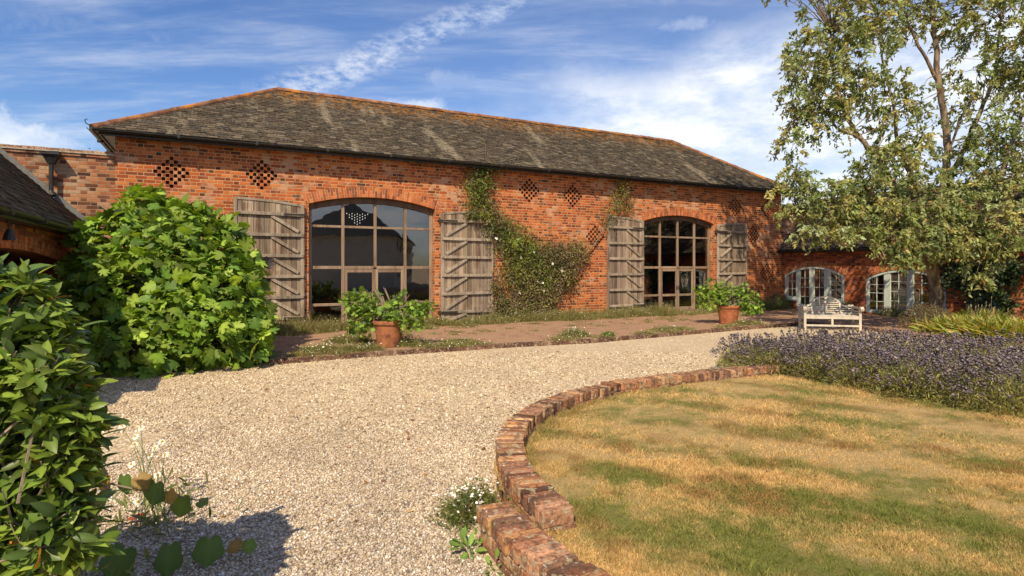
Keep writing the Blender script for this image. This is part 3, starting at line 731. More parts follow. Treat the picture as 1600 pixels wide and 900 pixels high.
shutter(-3.74, -1.93, True, .16, 3.83, 3.68, 'grey boarded shutter half hidden by the fig shrub')
shutter(2.20, 4.04, False, .14, 3.78, 3.64, 'brown streaked shutter with climber over its corner')
shutter(8.72, 10.43, True, .20, 3.83, 3.68, 'silver grey shutter between climber and glazed doors')
shutter(14.32, 16.05, False, .20, 3.80, 3.66, 'shutter in tree shade behind the terracotta pot')

# ------------------------------------------------------------------ slates
def slates(name, O, U, Vv, NRM, L, H, uL, uR, parent, tw=.21, ex=.135, seed=1, pal=None, uvoff=0.0):
    """rows of overlapping slates on a plane. O origin, U along eave, Vv up the slope; uL/uR(v) trim the row"""
    rs = np.random.RandomState(seed); O, U, Vv, NRM = (np.array(q, float) for q in (O, U, Vv, NRM))
    pal = pal or [(.055, .043, .032), (.075, .058, .042), (.040, .033, .027), (.105, .082, .058), (.066, .048, .032), (.145, .12, .088), (.06, .052, .046), (.046, .036, .026)]
    vs = []; uvs = []; cs = []; rows = int(H/ex)
    for r in range(rows):
        v0 = r*ex; v1 = min(H, v0+ex*1.9); u = uL(v0)-rs.uniform(0, tw)
        sag = 0
        while u < uR(v0):
            wd = tw*rs.uniform(.8, 1.2); a, b = u+.003, u+wd-.003; u += wd
            d0 = rs.uniform(-.010, .010); d1 = d0+rs.uniform(-.006, .006); lift = .030+rs.uniform(0, .014); tl = rs.uniform(-.004, .004)
            a0, b0 = max(a, uL(v0+d0)), min(b, uR(v0+d0)); a1, b1 = max(a, uL(v1)), min(b, uR(v1))
            if b0-a0 < .02: continue
            if b1 <= a1: a1 = b1 = min(max((a0+b0)/2, uL(v1)), uR(v1))
            c = np.array(pal[rs.randint(len(pal))])*(1+.18*rs.normal())
            q = [(a0, v0+d0, lift+tl), (b0, v0+d1, lift-tl), (b1, v1, .0), (a1, v1, .0), (a0, v0+d0, lift+tl-.016), (b0, v0+d1, lift-tl-.016)]
            vs.append([O+U*x+Vv*y+NRM*z for x, y, z in q]); uvs.append([(x, y) for x, y, z in q]); cs.append(np.clip(c, .02, .5))
    n = len(vs); VA = np.array(vs).reshape(-1, 3); CA = np.repeat(np.array(cs), 6, 0); UVA = np.array(uvs).reshape(-1, 2)
    F = (np.array([(0, 1, 2, 3), (4, 5, 1, 0)])[None]+(np.arange(n)*6)[:, None, None]).reshape(-1, 4)
    o = mk(name, VA, F, M_SLATE, parent, col=CA)
    ul = o.data.uv_layers.new(name='UVMap'); li = np.zeros(len(o.data.loops), np.int32); o.data.loops.foreach_get('vertex_index', li)
    ul.data.foreach_set('uv', UVA[li].astype(np.float32).ravel())
    return o
def fac(px, py, off=0.0):
    u = (px-800)/900; p = P0+off*N2; t = (u*p[1]-p[0])/(D2[0]-u*D2[1]); Y = p[1]+t*D2[1]; return t, 1.9-(py-418)*Y/900
def wingp(px, py, T):
    u = (px-800)/900; A = P0+T*D2; s = (u*A[1]-A[0])/(N2[0]-u*N2[1]); Y = A[1]+s*N2[1]; return s, 1.9-(py-418)*Y/900
HWID = DEP/2+OV
RS_ = DEP/2; TR0, ZR = fac(433, 141, RS_); TR1, _z = fac(1048, 222, RS_)
TE0, TE1 = T0-OV, T1+OV; ZEV = ZE-.02
rise = ZR-ZEV; SL = math.hypot(HWID, rise); vy, vz = HWID/SL, rise/SL
roofb = MB()
E_ = [(TE0, -OV, ZEV), (TE1, -OV, ZEV), (TE1, DEP+OV, ZEV), (TE0, DEP+OV, ZEV), (TR0, RS_, ZR), (TR1, RS_, ZR)]
roofb.add(np.array(E_)-np.array([0, 0, .03]), [(0, 1, 5, 4), (1, 2, 5), (2, 3, 4, 5), (3, 0, 4)])
roof = roofb.make('roof', M_GUTTER, barn)
def sub(o, p): o.parent = p; return o
fl = lambda v: (TR0-TE0)*v/SL; fr_ = lambda v: (TE1-TE0)-(TE1-TR1)*v/SL
sub(slates('slates', (TE0, -OV, ZEV), (1, 0, 0), (0, vy, vz), (0, -vz, vy), TE1-TE0, SL, fl, fr_, barn, seed=5), roof)
hl = TR0-TE0; SLh = math.hypot(hl, rise); W_ = DEP+2*OV
sub(slates('slates', (TE0, DEP+OV, ZEV), (0, -1, 0), (hl/SLh, 0, rise/SLh), (-rise/SLh, 0, hl/SLh), W_, SLh, lambda v: W_/2*v/SLh, lambda v: W_-W_/2*v/SLh, barn, seed=6), roof)
hr = TE1-TR1; SLr = math.hypot(hr, rise)
sub(slates('slates', (TE1, -OV, ZEV), (0, 1, 0), (-hr/SLr, 0, rise/SLr), (rise/SLr, 0, hr/SLr), W_, SLr, lambda v: W_/2*v/SLr, lambda v: W_-W_/2*v/SLr, barn, seed=7), roof)
def ridge_run(a, b, rad, parent, seed, name='ridge_tile', lift=.0):
    rs = np.random.RandomState(seed); a, b = np.array(a, float), np.array(b, float); L = np.linalg.norm(b-a); n = int(L/.45); u = (b-a)/L
    sd = np.cross(u, (0, 0, 1.0)); sd /= np.linalg.norm(sd); up = np.cross(sd, u); mb = MB()
    for i in range(n):
        p0 = a+u*(i*L/n-.012)+up*(lift+rs.uniform(-.010, .010)); p1 = a+u*((i+1)*L/n+.012)+up*(lift+rs.uniform(-.010, .010))
        V = []
        for p, k in ((p0, 1.06), (p1, .97)):
            for th in np.linspace(-100, 100, 9): V.append(p+rad*k*(sd*math.sin(R(th))+up*(math.cos(R(th))-.25)))
        F = [(j, j+1, j+10, j+9) for j in range(8)]+[tuple(range(8, -1, -1)), tuple(range(9, 18))]
        mb.add(V, F)
    return mb.make(name, M_RIDGE, parent)
e3 = lambda x, y, z: (x, y, z)
sub(ridge_run(E_[4], E_[5], .10, barn, 1, lift=.03), roof); sub(ridge_run(E_[0], E_[4], .095, barn, 2, lift=.03), roof); sub(ridge_run(E_[1], E_[5], .095, barn, 3, lift=.03), roof)
sub(ridge_run(E_[3], E_[4], .095, barn, 4, lift=.03), roof)
ht = MB(); h0 = np.array(E_[0])+np.array([-.02, -.03, .04])
ht.tube([h0+np.array([.2, .12, .1]), h0, h0+np.array([-.1, -.06, .04]), h0+np.array([-.12, -.07, .12]), h0+np.array([-.07, -.05, .15])], .012, 6); sub(ht.make('hip_iron', M_IRON, barn), roof)
def gutter(p0, p1, out, parent, rad=.065, name='gutter', seed=2):
    """half-round gutter with joints and brackets"""
    p0, p1, out = (np.array(q, float) for q in (p0, p1, out)); L = np.linalg.norm(p1-p0); u = (p1-p0)/L; up = np.array([0, 0, 1.0]); mb = MB(); rs = np.random.RandomState(seed)
    n = int(L/1.83)+1
    for i in range(n):
        dz = rs.uniform(-.012, .012)
        V = []
        for k, p in enumerate((p0+u*L*i/n, p0+u*L*(i+1)/n)):
            for rr in (rad, rad-.008):
                for th in np.linspace(-90, 90, 7): V.append(p+rr*(out*math.sin(R(th))-up*math.cos(R(th)))+up*dz)
        F = []
        for j in range(6):
            F += [(j, j+1, 14+j+1, 14+j), (7+j, 21+j, 21+j+1, 7+j+1)]
        F += [(0, 14, 21, 7), (6, 13, 27, 20)]
        mb.add(V, F)
        c = p0+u*(L*i/n); mb.obox(c-up*rad*.5, u*.03, out*(rad+.012), up*(rad*.62))
    return mb.make(name, M_GUTTER, parent)
gutter((TE0-.02, -OV-.05, ZEV-.01), (TE1+.02, -OV-.05, ZEV-.01), (0, -1, 0), barn)
gutter((TE0-.05, DEP+OV, ZEV-.01), (TE0-.05, -OV-.05, ZEV-.01), (-1, 0, 0), barn, seed=3)
fb = MB(); fb.box(T0-.3, T1+.3, -.30, -.27, ZEV-.13, ZEV-.03); fb.box(T0-.3, T1+.3, -.27, -.002, ZEV-.085, ZEV-.055); fb.box(T0-.30, T0-.27, -.27, DEP+.2, ZEV-.13, ZEV-.03); fb.box(T0-.27, T0-.002, -.27, DEP, ZEV-.085, ZEV-.055)
fb.make('eaves_board', M_GUTTER, barn)

# hanging light seen through the left glazing
ch = thing('chandelier', 'small hanging light of bright glass drops behind the upper pane', 'chandelier', (-.42, 1.7, 0), framed=True)
cb = MB(); cc_ = MB(); ctx, cty, ctz = (-.05, 1.7, 3.72)
for i in range(9):
    x = ctx+(i-4)*.085; depth_ = (4-abs(i-4))
    for j in range(1+depth_):
        z = ctz-.035-j*.085-(.04 if i % 2 else 0)
        V, F, C = scatter(OCT[0], OCT[1], [(x, cty, z)], [(0, 0, -1)], [(0, 1, 0)], .048, [(1, 1, 1)], [.028]); mk('glass_drop', V, F, M_CRYSTAL, ch)
    cc_.tube([(x, cty, ctz), (x, cty, ctz-.05-.085*(1+depth_))], .003, 4)
cc_.box(ctx-.38, ctx+.38, cty-.02, cty+.02, ctz, ctz+.03); cc_.tube([(ctx, cty, ctz), (ctx, cty, 5.0)], .008, 5)
cc_.make('frame', M_IRON, ch)

# ------------------------------------------------------------------ walls that join the barn to its wings
def yard_wall(name, label, t0, t1, s0, z1, mat, with_pipe=False):
    o = thing(name, label, 'wall', ((t0+t1)/2, s0, 0), framed=True)
    MB().box(t0, t1, s0, s0+.33, -.1, z1-.16).box(t0, t1, s0-.035, s0+.365, z1-.16, z1-.075).make('brickwork', mat, o, uv=True)
    cp = MB(); x = t0
    while x < t1-.02:
        L = min(RS.uniform(.22, .25), t1-x); cp.box(x+.004, x+L-.004, s0-.02, s0+.35, z1-.072, z1+RS.uniform(-.004, .008), pick([(.30, .16, .10), (.22, .11, .075), (.38, .24, .16)], 1)[0]); x += L
    cp.make('coping', M_WALLBRICK, o, usecol=True, bevel=.006)
    fl_ = MB(); fl_.box(t0, t1, s0-.06, s0-.0355, z1-.095, z1-.06); fl_.make('flashing', M_COPING, o)
    return o
lw = yard_wall('brick_wall', 'pale weathered brick wall with rainwater hopper, left of the barn', -16.0, T0-.006, .06, 4.80, M_BRICK2)
tp, zp = fac(81, 243, -.05)
dp = MB(); y = -.03
dp.add([(tp-.16, y-.22, zp), (tp+.16, y-.22, zp), (tp+.16, y+.02, zp), (tp-.16, y+.02, zp), (tp-.07, y-.15, zp-.20), (tp+.07, y-.15, zp-.20), (tp+.07, y-.01, zp-.20), (tp-.07, y-.01, zp-.20)], [(0, 1, 5, 4), (1, 2, 6, 5), (2, 3, 7, 6), (3, 0, 4, 7), (4, 5, 6, 7)])
dp.box(tp-.19, tp+.19, y-.25, y+.02, zp, zp+.035); dp.tube([(tp, y-.08, zp-.15), (tp, y-.08, zp-.85), (tp+.06, y-.16, zp-.98)], .048, 10); dp.box(tp-.09, tp+.09, y-.06, y+.085, zp-.55, zp-.5)
dp.box(tp-.02, tp+.15, y-.12, y+.20, zp+.035, zp+.10)
dp.make('downpipe', M_GUTTER, lw)
rw = yard_wall('brick_wall', 'brick wall joining the barn to the right range, behind the tree', T1+.006, 27.0, .06, 4.75, M_BRICK2)

# ------------------------------------------------------------------ the two wings
TL, TW = -7.10, 18.45
def wing_roof(root, te, zr0, run, rise_, s0, s1, sgn, seed, vent=None):
    """te: eave line; sgn -1 rises to the left"""
    SLw = math.hypot(run, rise_); O = (te, s0, zr0); L = abs(s1-s0)
    und = MB(); und.add([(te, s0, zr0-.03), (te, s1, zr0-.03), (te+sgn*run, s1, zr0+rise_-.03), (te+sgn*run, s0, zr0+rise_-.03), (te+sgn*2*run, s0, zr0-.03), (te+sgn*2*run, s1, zr0-.03)], [(0, 1, 2, 3), (3, 2, 5, 4)])
    r = und.make('roof', M_GUTTER, root)
    Ud = np.array([0, -1.0, 0]) if s1 < s0 else np.array([0, 1.0, 0])
    NR = np.array([-sgn*rise_/SLw, 0, run/SLw])
    sub(slates('slates', O, Ud, (sgn*run/SLw, 0, rise_/SLw), NR, L, SLw, lambda v: 0, lambda v: L, root, tw=.24, ex=.16, seed=seed, pal=[(.085, .066, .048), (.11, .085, .06), (.07, .056, .044), (.14, .112, .08), (.095, .07, .046)]), r)
    NR2 = np.array([sgn*rise_/SLw, 0, run/SLw])
    sub(slates('slates', (te+sgn*2*run, s0, zr0), Ud, (-sgn*run/SLw, 0, rise_/SLw), NR2, L, SLw, lambda v: 0, lambda v: L, root, tw=.24, ex=.16, seed=seed+1), r)
    sub(ridge_run((te+sgn*run, s0, zr0+rise_), (te+sgn*run, s1, zr0+rise_), .10, root, seed, lift=.03), r)
    gb_ = MB(); gb_.add([(te, s1+.16, zr0-.2), (te+sgn*2*run, s1+.16, zr0-.2), (te+sgn*run, s1+.16, zr0+rise_-.05)], [(0, 1, 2)]); gb_.make('gable', M_BRICK3, root, uv=True)
    return r
# left range: arched opening, in its own shade
lr = thing('outbuilding', 'low brick range with slate roof and dark arched opening, at left', 'outbuilding', (TL, -4, 0), framed=True)
sj, zj = wingp(104, 414, TL); scn = wingp(12, 388, TL); s_l = 2*scn[0]-sj; AW = (s_l, sj, zj, min(2.40, scn[1]))
def wing_wall(root, T, s0, s1, z1, ops, mat, thick=.33, sgn=1):
    """wall in the plane t=T with arched openings ops=(sa,sb,zspring,zcrown,zsill)"""
    V = []; F = []
    rects_ = [(o[0], o[1], o[4], o[3]+.02) for o in ops]
    g, f = facade_grid(min(s0, s1), max(s0, s1), -.1, z1, rects_)
    V = [(T, p[0], p[2]) for p in g]; F = list(f)
    for o in ops:
        wn = o[:4]; ts = np.linspace(o[0], o[1], 21)
        for a, b in zip(ts[:-1], ts[1:]):
            n = len(V); za, zb = arch_z(wn, a), arch_z(wn, b)
            V += [(T, a, za), (T, b, zb), (T, b, o[3]+.02), (T, a, o[3]+.02), (T+sgn*thick, a, za), (T+sgn*thick, b, zb)]; F += [(n, n+1, n+2, n+3), (n, n+4, n+5, n+1)]
        for x in (o[0], o[1]):
            n = len(V); V += [(T, x, o[4]), (T, x, arch_z(wn, x)), (T+sgn*thick, x, arch_z(wn, x)), (T+sgn*thick, x, o[4])]; F.append((n, n+1, n+2, n+3))
        if o[4] > 0:
            n = len(V); V += [(T, o[0], o[4]), (T, o[1], o[4]), (T+sgn*thick, o[1], o[4]), (T+sgn*thick, o[0], o[4])]; F.append((n, n+1, n+2, n+3))
    return mk('wall', V, F, mat, root, uv=True)
wing_wall(lr, TL, .05, -8.8, 2.72, [(AW[0], AW[1], AW[2], AW[3], -.1)], M_BRICK3, sgn=-1)
MB().box(TL-4.2, TL-4.1, -8.8, .05, -.1, 2.7).box(TL-4.2, TL, -8.9, -8.803, -.1, 2.7).make('back_wall', M_BRICK3, lr, uv=True)
arch_bricks(AW, parent=lr, seed=9, axis='y', plane=TL, sgn=-1, hh=.24, z_mat=M_ARCHBRICK)
wing_roof(lr, TL+.30, 2.72, 2.35, 2.28, .05, -9.0, -1, 21)
gutter((TL+.36, .0, 2.70), (TL+.36, -9.0, 2.70), (1, 0, 0), lr, seed=5)
MB().box(TL+.002, TL+.30, -8.9, .0, 2.60, 2.66).make('eaves_board', M_GUTTER, lr)
va = np.array([TL+.30, .0, 2.80]); vb_ = np.array([TL-2.05, .0, 5.08])
MB().bar(va, vb_, .16, .05, (0, 1, 0)).make('flashing', M_LEAD, lr)
sl_, zl_ = wingp(-16, 352, TL)
lamp = thing('wall_lamp', 'black swan neck lamp on the left range beside its arch', 'wall lamp', (TL, sl_, zl_), framed=True)
lb = MB(); lb.tube(smoothpath([(TL+.01, sl_, zl_-.08), (TL+.06, sl_, zl_+.08), (TL+.16, sl_, zl_+.11), (TL+.22, sl_, zl_+.02), (TL+.22, sl_, zl_-.05)], 4), .011, 6); lb.box(TL+.001, TL+.02, sl_-.05, sl_+.05, zl_-.14, zl_-.02); lb.make('bracket', M_GUTTER, lamp)
sh_ = MB(); c_ = np.array([TL+.22, sl_, zl_-.05]); sh_.tube([c_, c_-np.array([0, 0, .04]), c_-np.array([0, 0, .12]), c_-np.array([0, 0, .16])], [.03, .05, .075, .085], 12); sh_.make('lamp_shade', M_GUTTER, lamp)
# right range
rr_ = thing('outbuilding', 'low brick range with sage painted arched windows, right behind the tree', 'outbuilding', (TW, -5, 0), framed=True)
sa1, _ = wingp(1319.5, 468, TW); sb1, zsb = wingp(1225.5, 467, TW)
_, zc1 = wingp(1270, 416, TW); _, zs1 = wingp(1226, 430, TW)
sa2 = wingp(1478, 468, TW)[0]; sb2 = wingp(1352, 487, TW)[0]; zc2 = wingp(1405, 421, TW)[1]; zs2 = wingp(1353, 436, TW)[1]; zb2 = wingp(1352, 488, TW)[1]
O1 = (sa1, sb1, zs1, zc1, ZB-.05); O2 = (sa2, sb2, zs2, zc2, zb2)
wing_wall(rr_, TW, .05, -13, 2.68, [O1, O2], M_BRICK3, sgn=1)
MB().box(TW+4.1, TW+4.2, -13, .05, -.1, 2.7).box(TW, TW+4.2, -13.1, -13, -.1, 2.7).box(TW+.4, TW+4.1, -13, .03, .02, .11).make('back_wall', M_DARK, rr_)
wing_roof(rr_, TW-.30, 2.66, 2.35, 2.28, .05, -13.2, 1, 31)
gutter((TW-.36, .0, 2.64), (TW-.36, -13.2, 2.64), (-1, 0, 0), rr_, seed=6)
MB().box(TW-.30, TW-.002, -13.1, .0, 2.54, 2.60).make('eaves_board', M_GUTTER, rr_)
arch_bricks(O1[:4], parent=rr_, seed=12, axis='y', plane=TW, sgn=1, hh=.24); arch_bricks(O2[:4], parent=rr_, seed=13, axis='y', plane=TW, sgn=1, hh=.24)
def wing_window(o, cols, door=None, sillz=None, rows=3):
    """cols: fractions of glass columns (lo, hi) measured from the barn end"""
    sa, sb, zs, zc, z0 = o; wn = (sa, sb, zs, zc); wd = sb-sa; X0, X1 = TW+.03, TW+.10
    f = MB(); ts = np.linspace(sa+.004, sb-.004, 17)
    for a, b in zip(ts[:-1], ts[1:]):
        za, zb = arch_z(wn, a)-.004, arch_z(wn, b)-.004; P = [(a, za-.09), (b, zb-.09), (b, zb), (a, za)]
        f.add([(X0-.02, p, q) for p, q in P]+[(X1, p, q) for p, q in P], [(3, 2, 1, 0), (4, 5, 6, 7), (0, 1, 5, 4), (2, 3, 7, 6)])
    ed = [sb-wd*q for c in cols for q in c]
    ed = sorted(ed); posts = [(sa+.004, ed[0])]+[(ed[i], ed[i+1]) for i in range(1, len(ed)-1, 2)]+[(ed[-1], sb-.004)]
    for a, b in posts: f.box(X0, X1, a, b, (z0 if (door and a < sb-wd*door[0]+.05 and b > sb-wd*door[1]-.05) else (sillz or z0))+.004, arch_z(wn, (a+b)/2)-.085)
    for i, c in enumerate(cols):
        a, b = sb-wd*c[1], sb-wd*c[0]; isd = door and c[0] >= door[0]-.01 and c[1] <= door[1]+.01
        zl = z0 if isd else (sillz or z0)
        f.box(X0+.003, X1-.003, a, b, zl+.004, zl+(.13 if not isd else .20))
    if sillz:
        for a, b in ((sa-.03, sb-wd*door[1]-.01), (sb-wd*door[0]+.01, sb+.03)): f.box(TW-.05, TW+.09, a, b, sillz-.06, sillz+.004)
    fo = f.make('window', M_SAGE, rr_, bevel=.004)
    bars = MB(); gl = MB()
    for i, c in enumerate(cols):
        a, b = sb-wd*c[1], sb-wd*c[0]; isd = door and c[0] >= door[0]-.01 and c[1] <= door[1]+.01; zl = (z0+.20) if isd else (sillz or z0)+.13
        zt = arch_z(wn, (a+b)/2)-.08; m = (a+b)/2; bars.box(X0+.02, X1-.02, m-.011, m+.011, zl, zt)
        nr = rows+1 if isd else rows
        for k in range(1, nr):
            z = zl+(zt-zl)*k/nr; bars.box(X0+.022, X1-.022, a, m-.011, z-.011, z+.011); bars.box(X0+.022, X1-.022, m+.011, b, z-.011, z+.011)
        gl.add([(X0+.035, a, zl), (X0+.035, b, zl), (X0+.035, b, zt+.02), (X0+.035, a, zt+.02)], [(0, 1, 2, 3)])
    bars.make('glazing_bar', M_SAGE, fo); gl.make('pane', M_GLASS, fo)
    # wall reveal below the side lights
    return fo
wing_window(O1, [(.055, .20), (.27, .43), (.51, .675), (.775, .945)], door=(.22, .72), sillz=zsb, rows=3)
apr = MB(); wd1 = sb1-sa1
for a, b in ((sa1, sb1-wd1*.72-.012), (sb1-wd1*.22+.012, sb1)): MB().box(TW+.012, TW+.3, a, b, -.05, zsb-.06).make('apron_wall', M_BRICK3, rr_, uv=True)
wing_window(O2, [(.045, .245), (.33, .535), (.62, .81), (.87, .97)], rows=4)
cu = MB()
for (q0, q1) in ((.18, .30), (.33, .66)):
    a, b = sb2-(sb2-sa2)*q1, sb2-(sb2-sa2)*q0; n = 24; V = []; F = []
    for i in range(n+1):
        s = a+(b-a)*i/n; t = TW+.25+.03*math.sin(i*1.7); V += [(t, s, zb2), (t, s, zb2+.98)]
    F = [(2*i, 2*i+2, 2*i+3, 2*i+1) for i in range(n)]; cu.add(V, F)
cuo = cu.make('curtain', M_CURTAIN, rr_)

# ------------------------------------------------------------------ curved brick wall round the lawn
gw = thing('garden_wall', 'low curved wall of lichened bricks on edge around the lawn', 'garden wall', (0.1, 5.0, 0))
WB = [(.35, .155, .070), (.25, .11, .06), (.43, .215, .095), (.17, .085, .055), (.48, .27, .13), (.29, .145, .085), (.36, .19, .11)]
def brick_run(pts, wid, ztop, name, seed, hgt=.105, bw=.070):
    """soldier course across the top of the wall plus two stretcher courses below, brick by brick. pts: outer edge, inward normals follow"""
    rs = np.random.RandomState(seed); P = np.array(pts); mb = MB(); seg = np.linalg.norm(np.diff(P, axis=0), axis=1); L = np.concatenate([[0], np.cumsum(seg)]); tot = L[-1]
    def at(q):
        q = min(max(q, 0), tot-1e-6); i = np.searchsorted(L, q, side='right')-1; u = (P[i+1]-P[i])/seg[i]; return P[i]+u*(q-L[i]), u
    q = 0
    while q < tot:
        w_ = bw*rs.uniform(.9, 1.1)
        p, u = at(q+w_/2); n = np.array([u[1], -u[0]])          # to the right of travel = inside
        tw = rs.normal()*.03; u2 = u*math.cos(tw)+n*math.sin(tw); n2 = np.array([u2[1], -u2[0]])
        sh = rs.uniform(-.010, .010); z1 = ztop+rs.uniform(-.010, .007); til = rs.normal()*.02
        c = p+n*(wid/2+sh); L_ = wid/2+rs.uniform(-.008, .006)
        mb.obox((c[0], c[1], z1-hgt/2), (u2[0]*(w_/2-.0048), u2[1]*(w_/2-.0028), til*.02), (n2[0]*L_, n2[1]*L_, til*L_*.6), (0, 0, hgt/2), pick(WB, 1, .3, rs)[0])
        q += w_
    q = 0; 
    for lay, z1 in enumerate((ztop-hgt-.006, ztop-hgt-.088, ztop-hgt-.170)):
        q = -.1*(lay % 2)
        while q < tot:
            w_ = .225; a = max(q, 0); b = min(q+w_, tot); q += w_
            if b-a < .03: continue
            p, u = at((a+b)/2); n = np.array([u[1], -u[0]])
            for off, hw in ((.052, .050), (wid-.052, .050)):
                c = p+n*(off+rs.uniform(-.004, .008)); z = z1+rs.uniform(-.003, .003)
                mb.obox((c[0], c[1], z-.038), (u[0]*((b-a)/2-.004), u[1]*((b-a)/2-.004), 0), (n[0]*hw, n[1]*hw, 0), (0, 0, .038), pick(WB, 1, .2, rs)[0])
    o = mb.make(name, M_WALLBRICK, gw, usecol=True, bevel=.007)
    core = MB()
    for i in range(len(P)-1):
        u = (P[i+1]-P[i])/seg[i]; n = np.array([u[1], -u[0]]); a, b = P[i]+u*.012, P[i+1]
        V = [(*(a+n*.018), -.05), (*(b+n*.018), -.05), (*(b+n*(wid-.018)), -.05), (*(a+n*(wid-.018)), -.05)]
        V += [(x, y, ztop-.022) for x, y, z in V]; core.add(V, BOXF)
    co = core.make('mortar', M_COPING, gw); co.parent = o
    return o
main_pts = ring(3.30, 206.5, 126.0, 60)
near_pts = ring(3.60, 232, 199.5, 24)
far_pts = [(1.24, 8.06), (1.85, 8.44), (2.50, 8.80), (3.2, 9.13), (4.0, 9.50), (5.0, 9.9)]
brick_run(main_pts, .245, .315, 'coping_bricks', 1)
brick_run(near_pts, .255, .235, 'coping_bricks', 2)
brick_run(far_pts, .24, .30, 'coping_bricks', 3, bw=.085)

# ------------------------------------------------------------------ plants
def foliage(name, mat, parent, parts): V, F, C = join(parts); return mk(name, V, F, mat, parent, col=C)
def leaf_shell(tmpl, blobs, n, size, cols, lo=.7, hi=1.05, out=.6, up=.5, jit=.6, fall=.5, rs=RS, cjit=.16, wid=1.0):
    P, Nn = blob_pts(blobs, n, lo, hi, rs); n = len(P)
    nr = unit(Nn*out+np.array([0, 0, up])+rs.normal(size=(n, 3))*jit*.5)
    ax = unit(Nn*.8+rs.normal(size=(n, 3))*.9+np.array([0, 0, -fall]))
    s = size*rs.uniform(.45, 1.3, n)
    V, F, C = scatter(*tmpl, P, ax, nr, s, pick(cols, n, cjit, rs), s*wid)
    return V, F, C
rsf = np.random.RandomState(21)
# fig against the barn
fig = thing('fig_shrub', 'large bright green fig shrub with lobed leaves against the barn corner', 'fig shrub', (-6.1, 12.4, 0))
FB = [(wp(242, 362, 12.9), .74), (wp(185, 400, 12.6), .82), (wp(300, 390, 12.5), .80), (wp(343, 432, 12.3), .72), (wp(250, 440, 11.9), 1.05), (wp(322, 490, 11.4), .92),
      (wp(354, 505, 11.6), .58), (wp(272, 525, 10.9), .72), (wp(178, 470, 11.7), .74), (wp(335, 540, 10.95), .55), (wp(222, 535, 10.6), .62), (wp(372, 532, 11.2), .40), (wp(140, 440, 12.0), .5), (wp(262, 560, 10.4), .42), (wp(232, 318, 12.9), .30), (wp(200, 335, 12.8), .26), (wp(288, 338, 12.6), .32), (wp(155, 372, 12.5), .30), (wp(352, 392, 12.4), .28), (wp(408, 500, 11.6), .26)]
FB2 = bumpy(FB, 62, .30, rsf)
FB2 += [(np.array(c)+rsf.normal(size=3)*.1, r*rsf.uniform(.5, 1.2)) for c, r in FB2[len(FB)::3]]
FIGC = [(.165, .27, .028), (.125, .22, .026), (.21, .315, .036), (.09, .17, .026), (.26, .36, .05), (.14, .20, .03)]
foliage('foliage', M_LEAF, fig, [leaf_shell(FIGL, FB2, 4300, .235, FIGC, .84, 1.22, .6, .6, .95, .6, rsf, wid=1.15, cjit=.28),
                                 leaf_shell(FIGL, FB, 800, .24, FIGC, .55, .85, .8, .5, .8, .35, rsf, wid=1.15)])
fs = MB()
for k in range(26):
    a = rsf.uniform(0, 6.28); b0 = np.array([-5.9+.5*math.cos(a), 12.3+.4*math.sin(a), 0]); c, r = FB[rsf.randint(len(FB))]; e = np.array(c)+rdir(1, rsf)[0]*.6
    fs.tube(smoothpath([b0, (b0*.55+e*.45)+np.array([0, 0, .35]), e], 4), np.linspace(.045, .012, 9), 6)
fs.make('stem', M_STEM, fig)

# laurel in the left foreground, and its taller neighbour just out of the frame
LC = [(.09, .15, .024), (.12, .185, .026), (.16, .23, .034), (.07, .12, .026), (.20, .265, .042)]
def laurel(base, blobs, n, label, seed, size=.20):
    rs = np.random.RandomState(seed); o = thing('laurel_shrub', label, 'shrub', base); B2 = bumpy(blobs, 26, .20, rs)
    # leaves sit in rosettes at shoot tips
    tips, tn = blob_pts(B2, n, .86, 1.03, rs); tips2, tn2 = blob_pts(blobs, n//2, .5, .86, rs); tips = np.vstack([tips, tips2]); tn = np.vstack([tn, tn2])
    sd = unit(tn*.7+np.array([0, 0, .75])+rs.normal(size=tn.shape)*.35)
    P = []; A = []; Nr = []; Cs = []; Sz = []; st = MB()
    for p, s in zip(tips, sd):
        k = rs.randint(6, 10); side = np.cross(s, rs.normal(size=3)); side /= np.linalg.norm(side); sd2 = np.cross(s, side)
        base_c = pick(LC, 1, .15, rs)[0]; yel = rs.uniform() < .035
        for i in range(k):
            th = i*2.4+rs.uniform(-.3, .3); el = rs.uniform(.15, 1.0); out = side*math.cos(th)+sd2*math.sin(th)
            a = out*math.cos(el)+s*math.sin(el); P.append(p-s*(.02+.012*i)+out*.006); A.append(a); Nr.append(s*math.cos(el)-out*math.sin(el)+rs.normal(size=3)*.15)
            c = base_c*(1+.14*rs.normal())
            if yel and i > k-4: c = np.array([.42, .20, .03])*rs.uniform(.6, 1.1)
            Cs.append(np.clip(c, .01, .8)); Sz.append(size*rs.uniform(.6, 1.12)*(1 if el < .8 else .75))
        if rs.uniform() < .6: st.tube([p-s*.28-np.array([0, 0, .06]), p-s*.1, p], [.006, .005, .003], 4)
    V, F, C = scatter(*LAUREL, P, A, Nr, Sz, Cs); mk('foliage', V, F, M_GLOSS, o, col=C, smooth=True)
    for k in range(14):
        b0 = np.array(base)+np.array([rs.uniform(-.3, .3), rs.uniform(-.3, .3), 0]); e = tips[rs.randint(len(tips))]
        st.tube(smoothpath([b0, b0*.5+e*.5+np.array([0, 0, .2]), e], 4), np.linspace(.03, .007, 9), 5)
    st.make('stem', M_STEM, o); return o
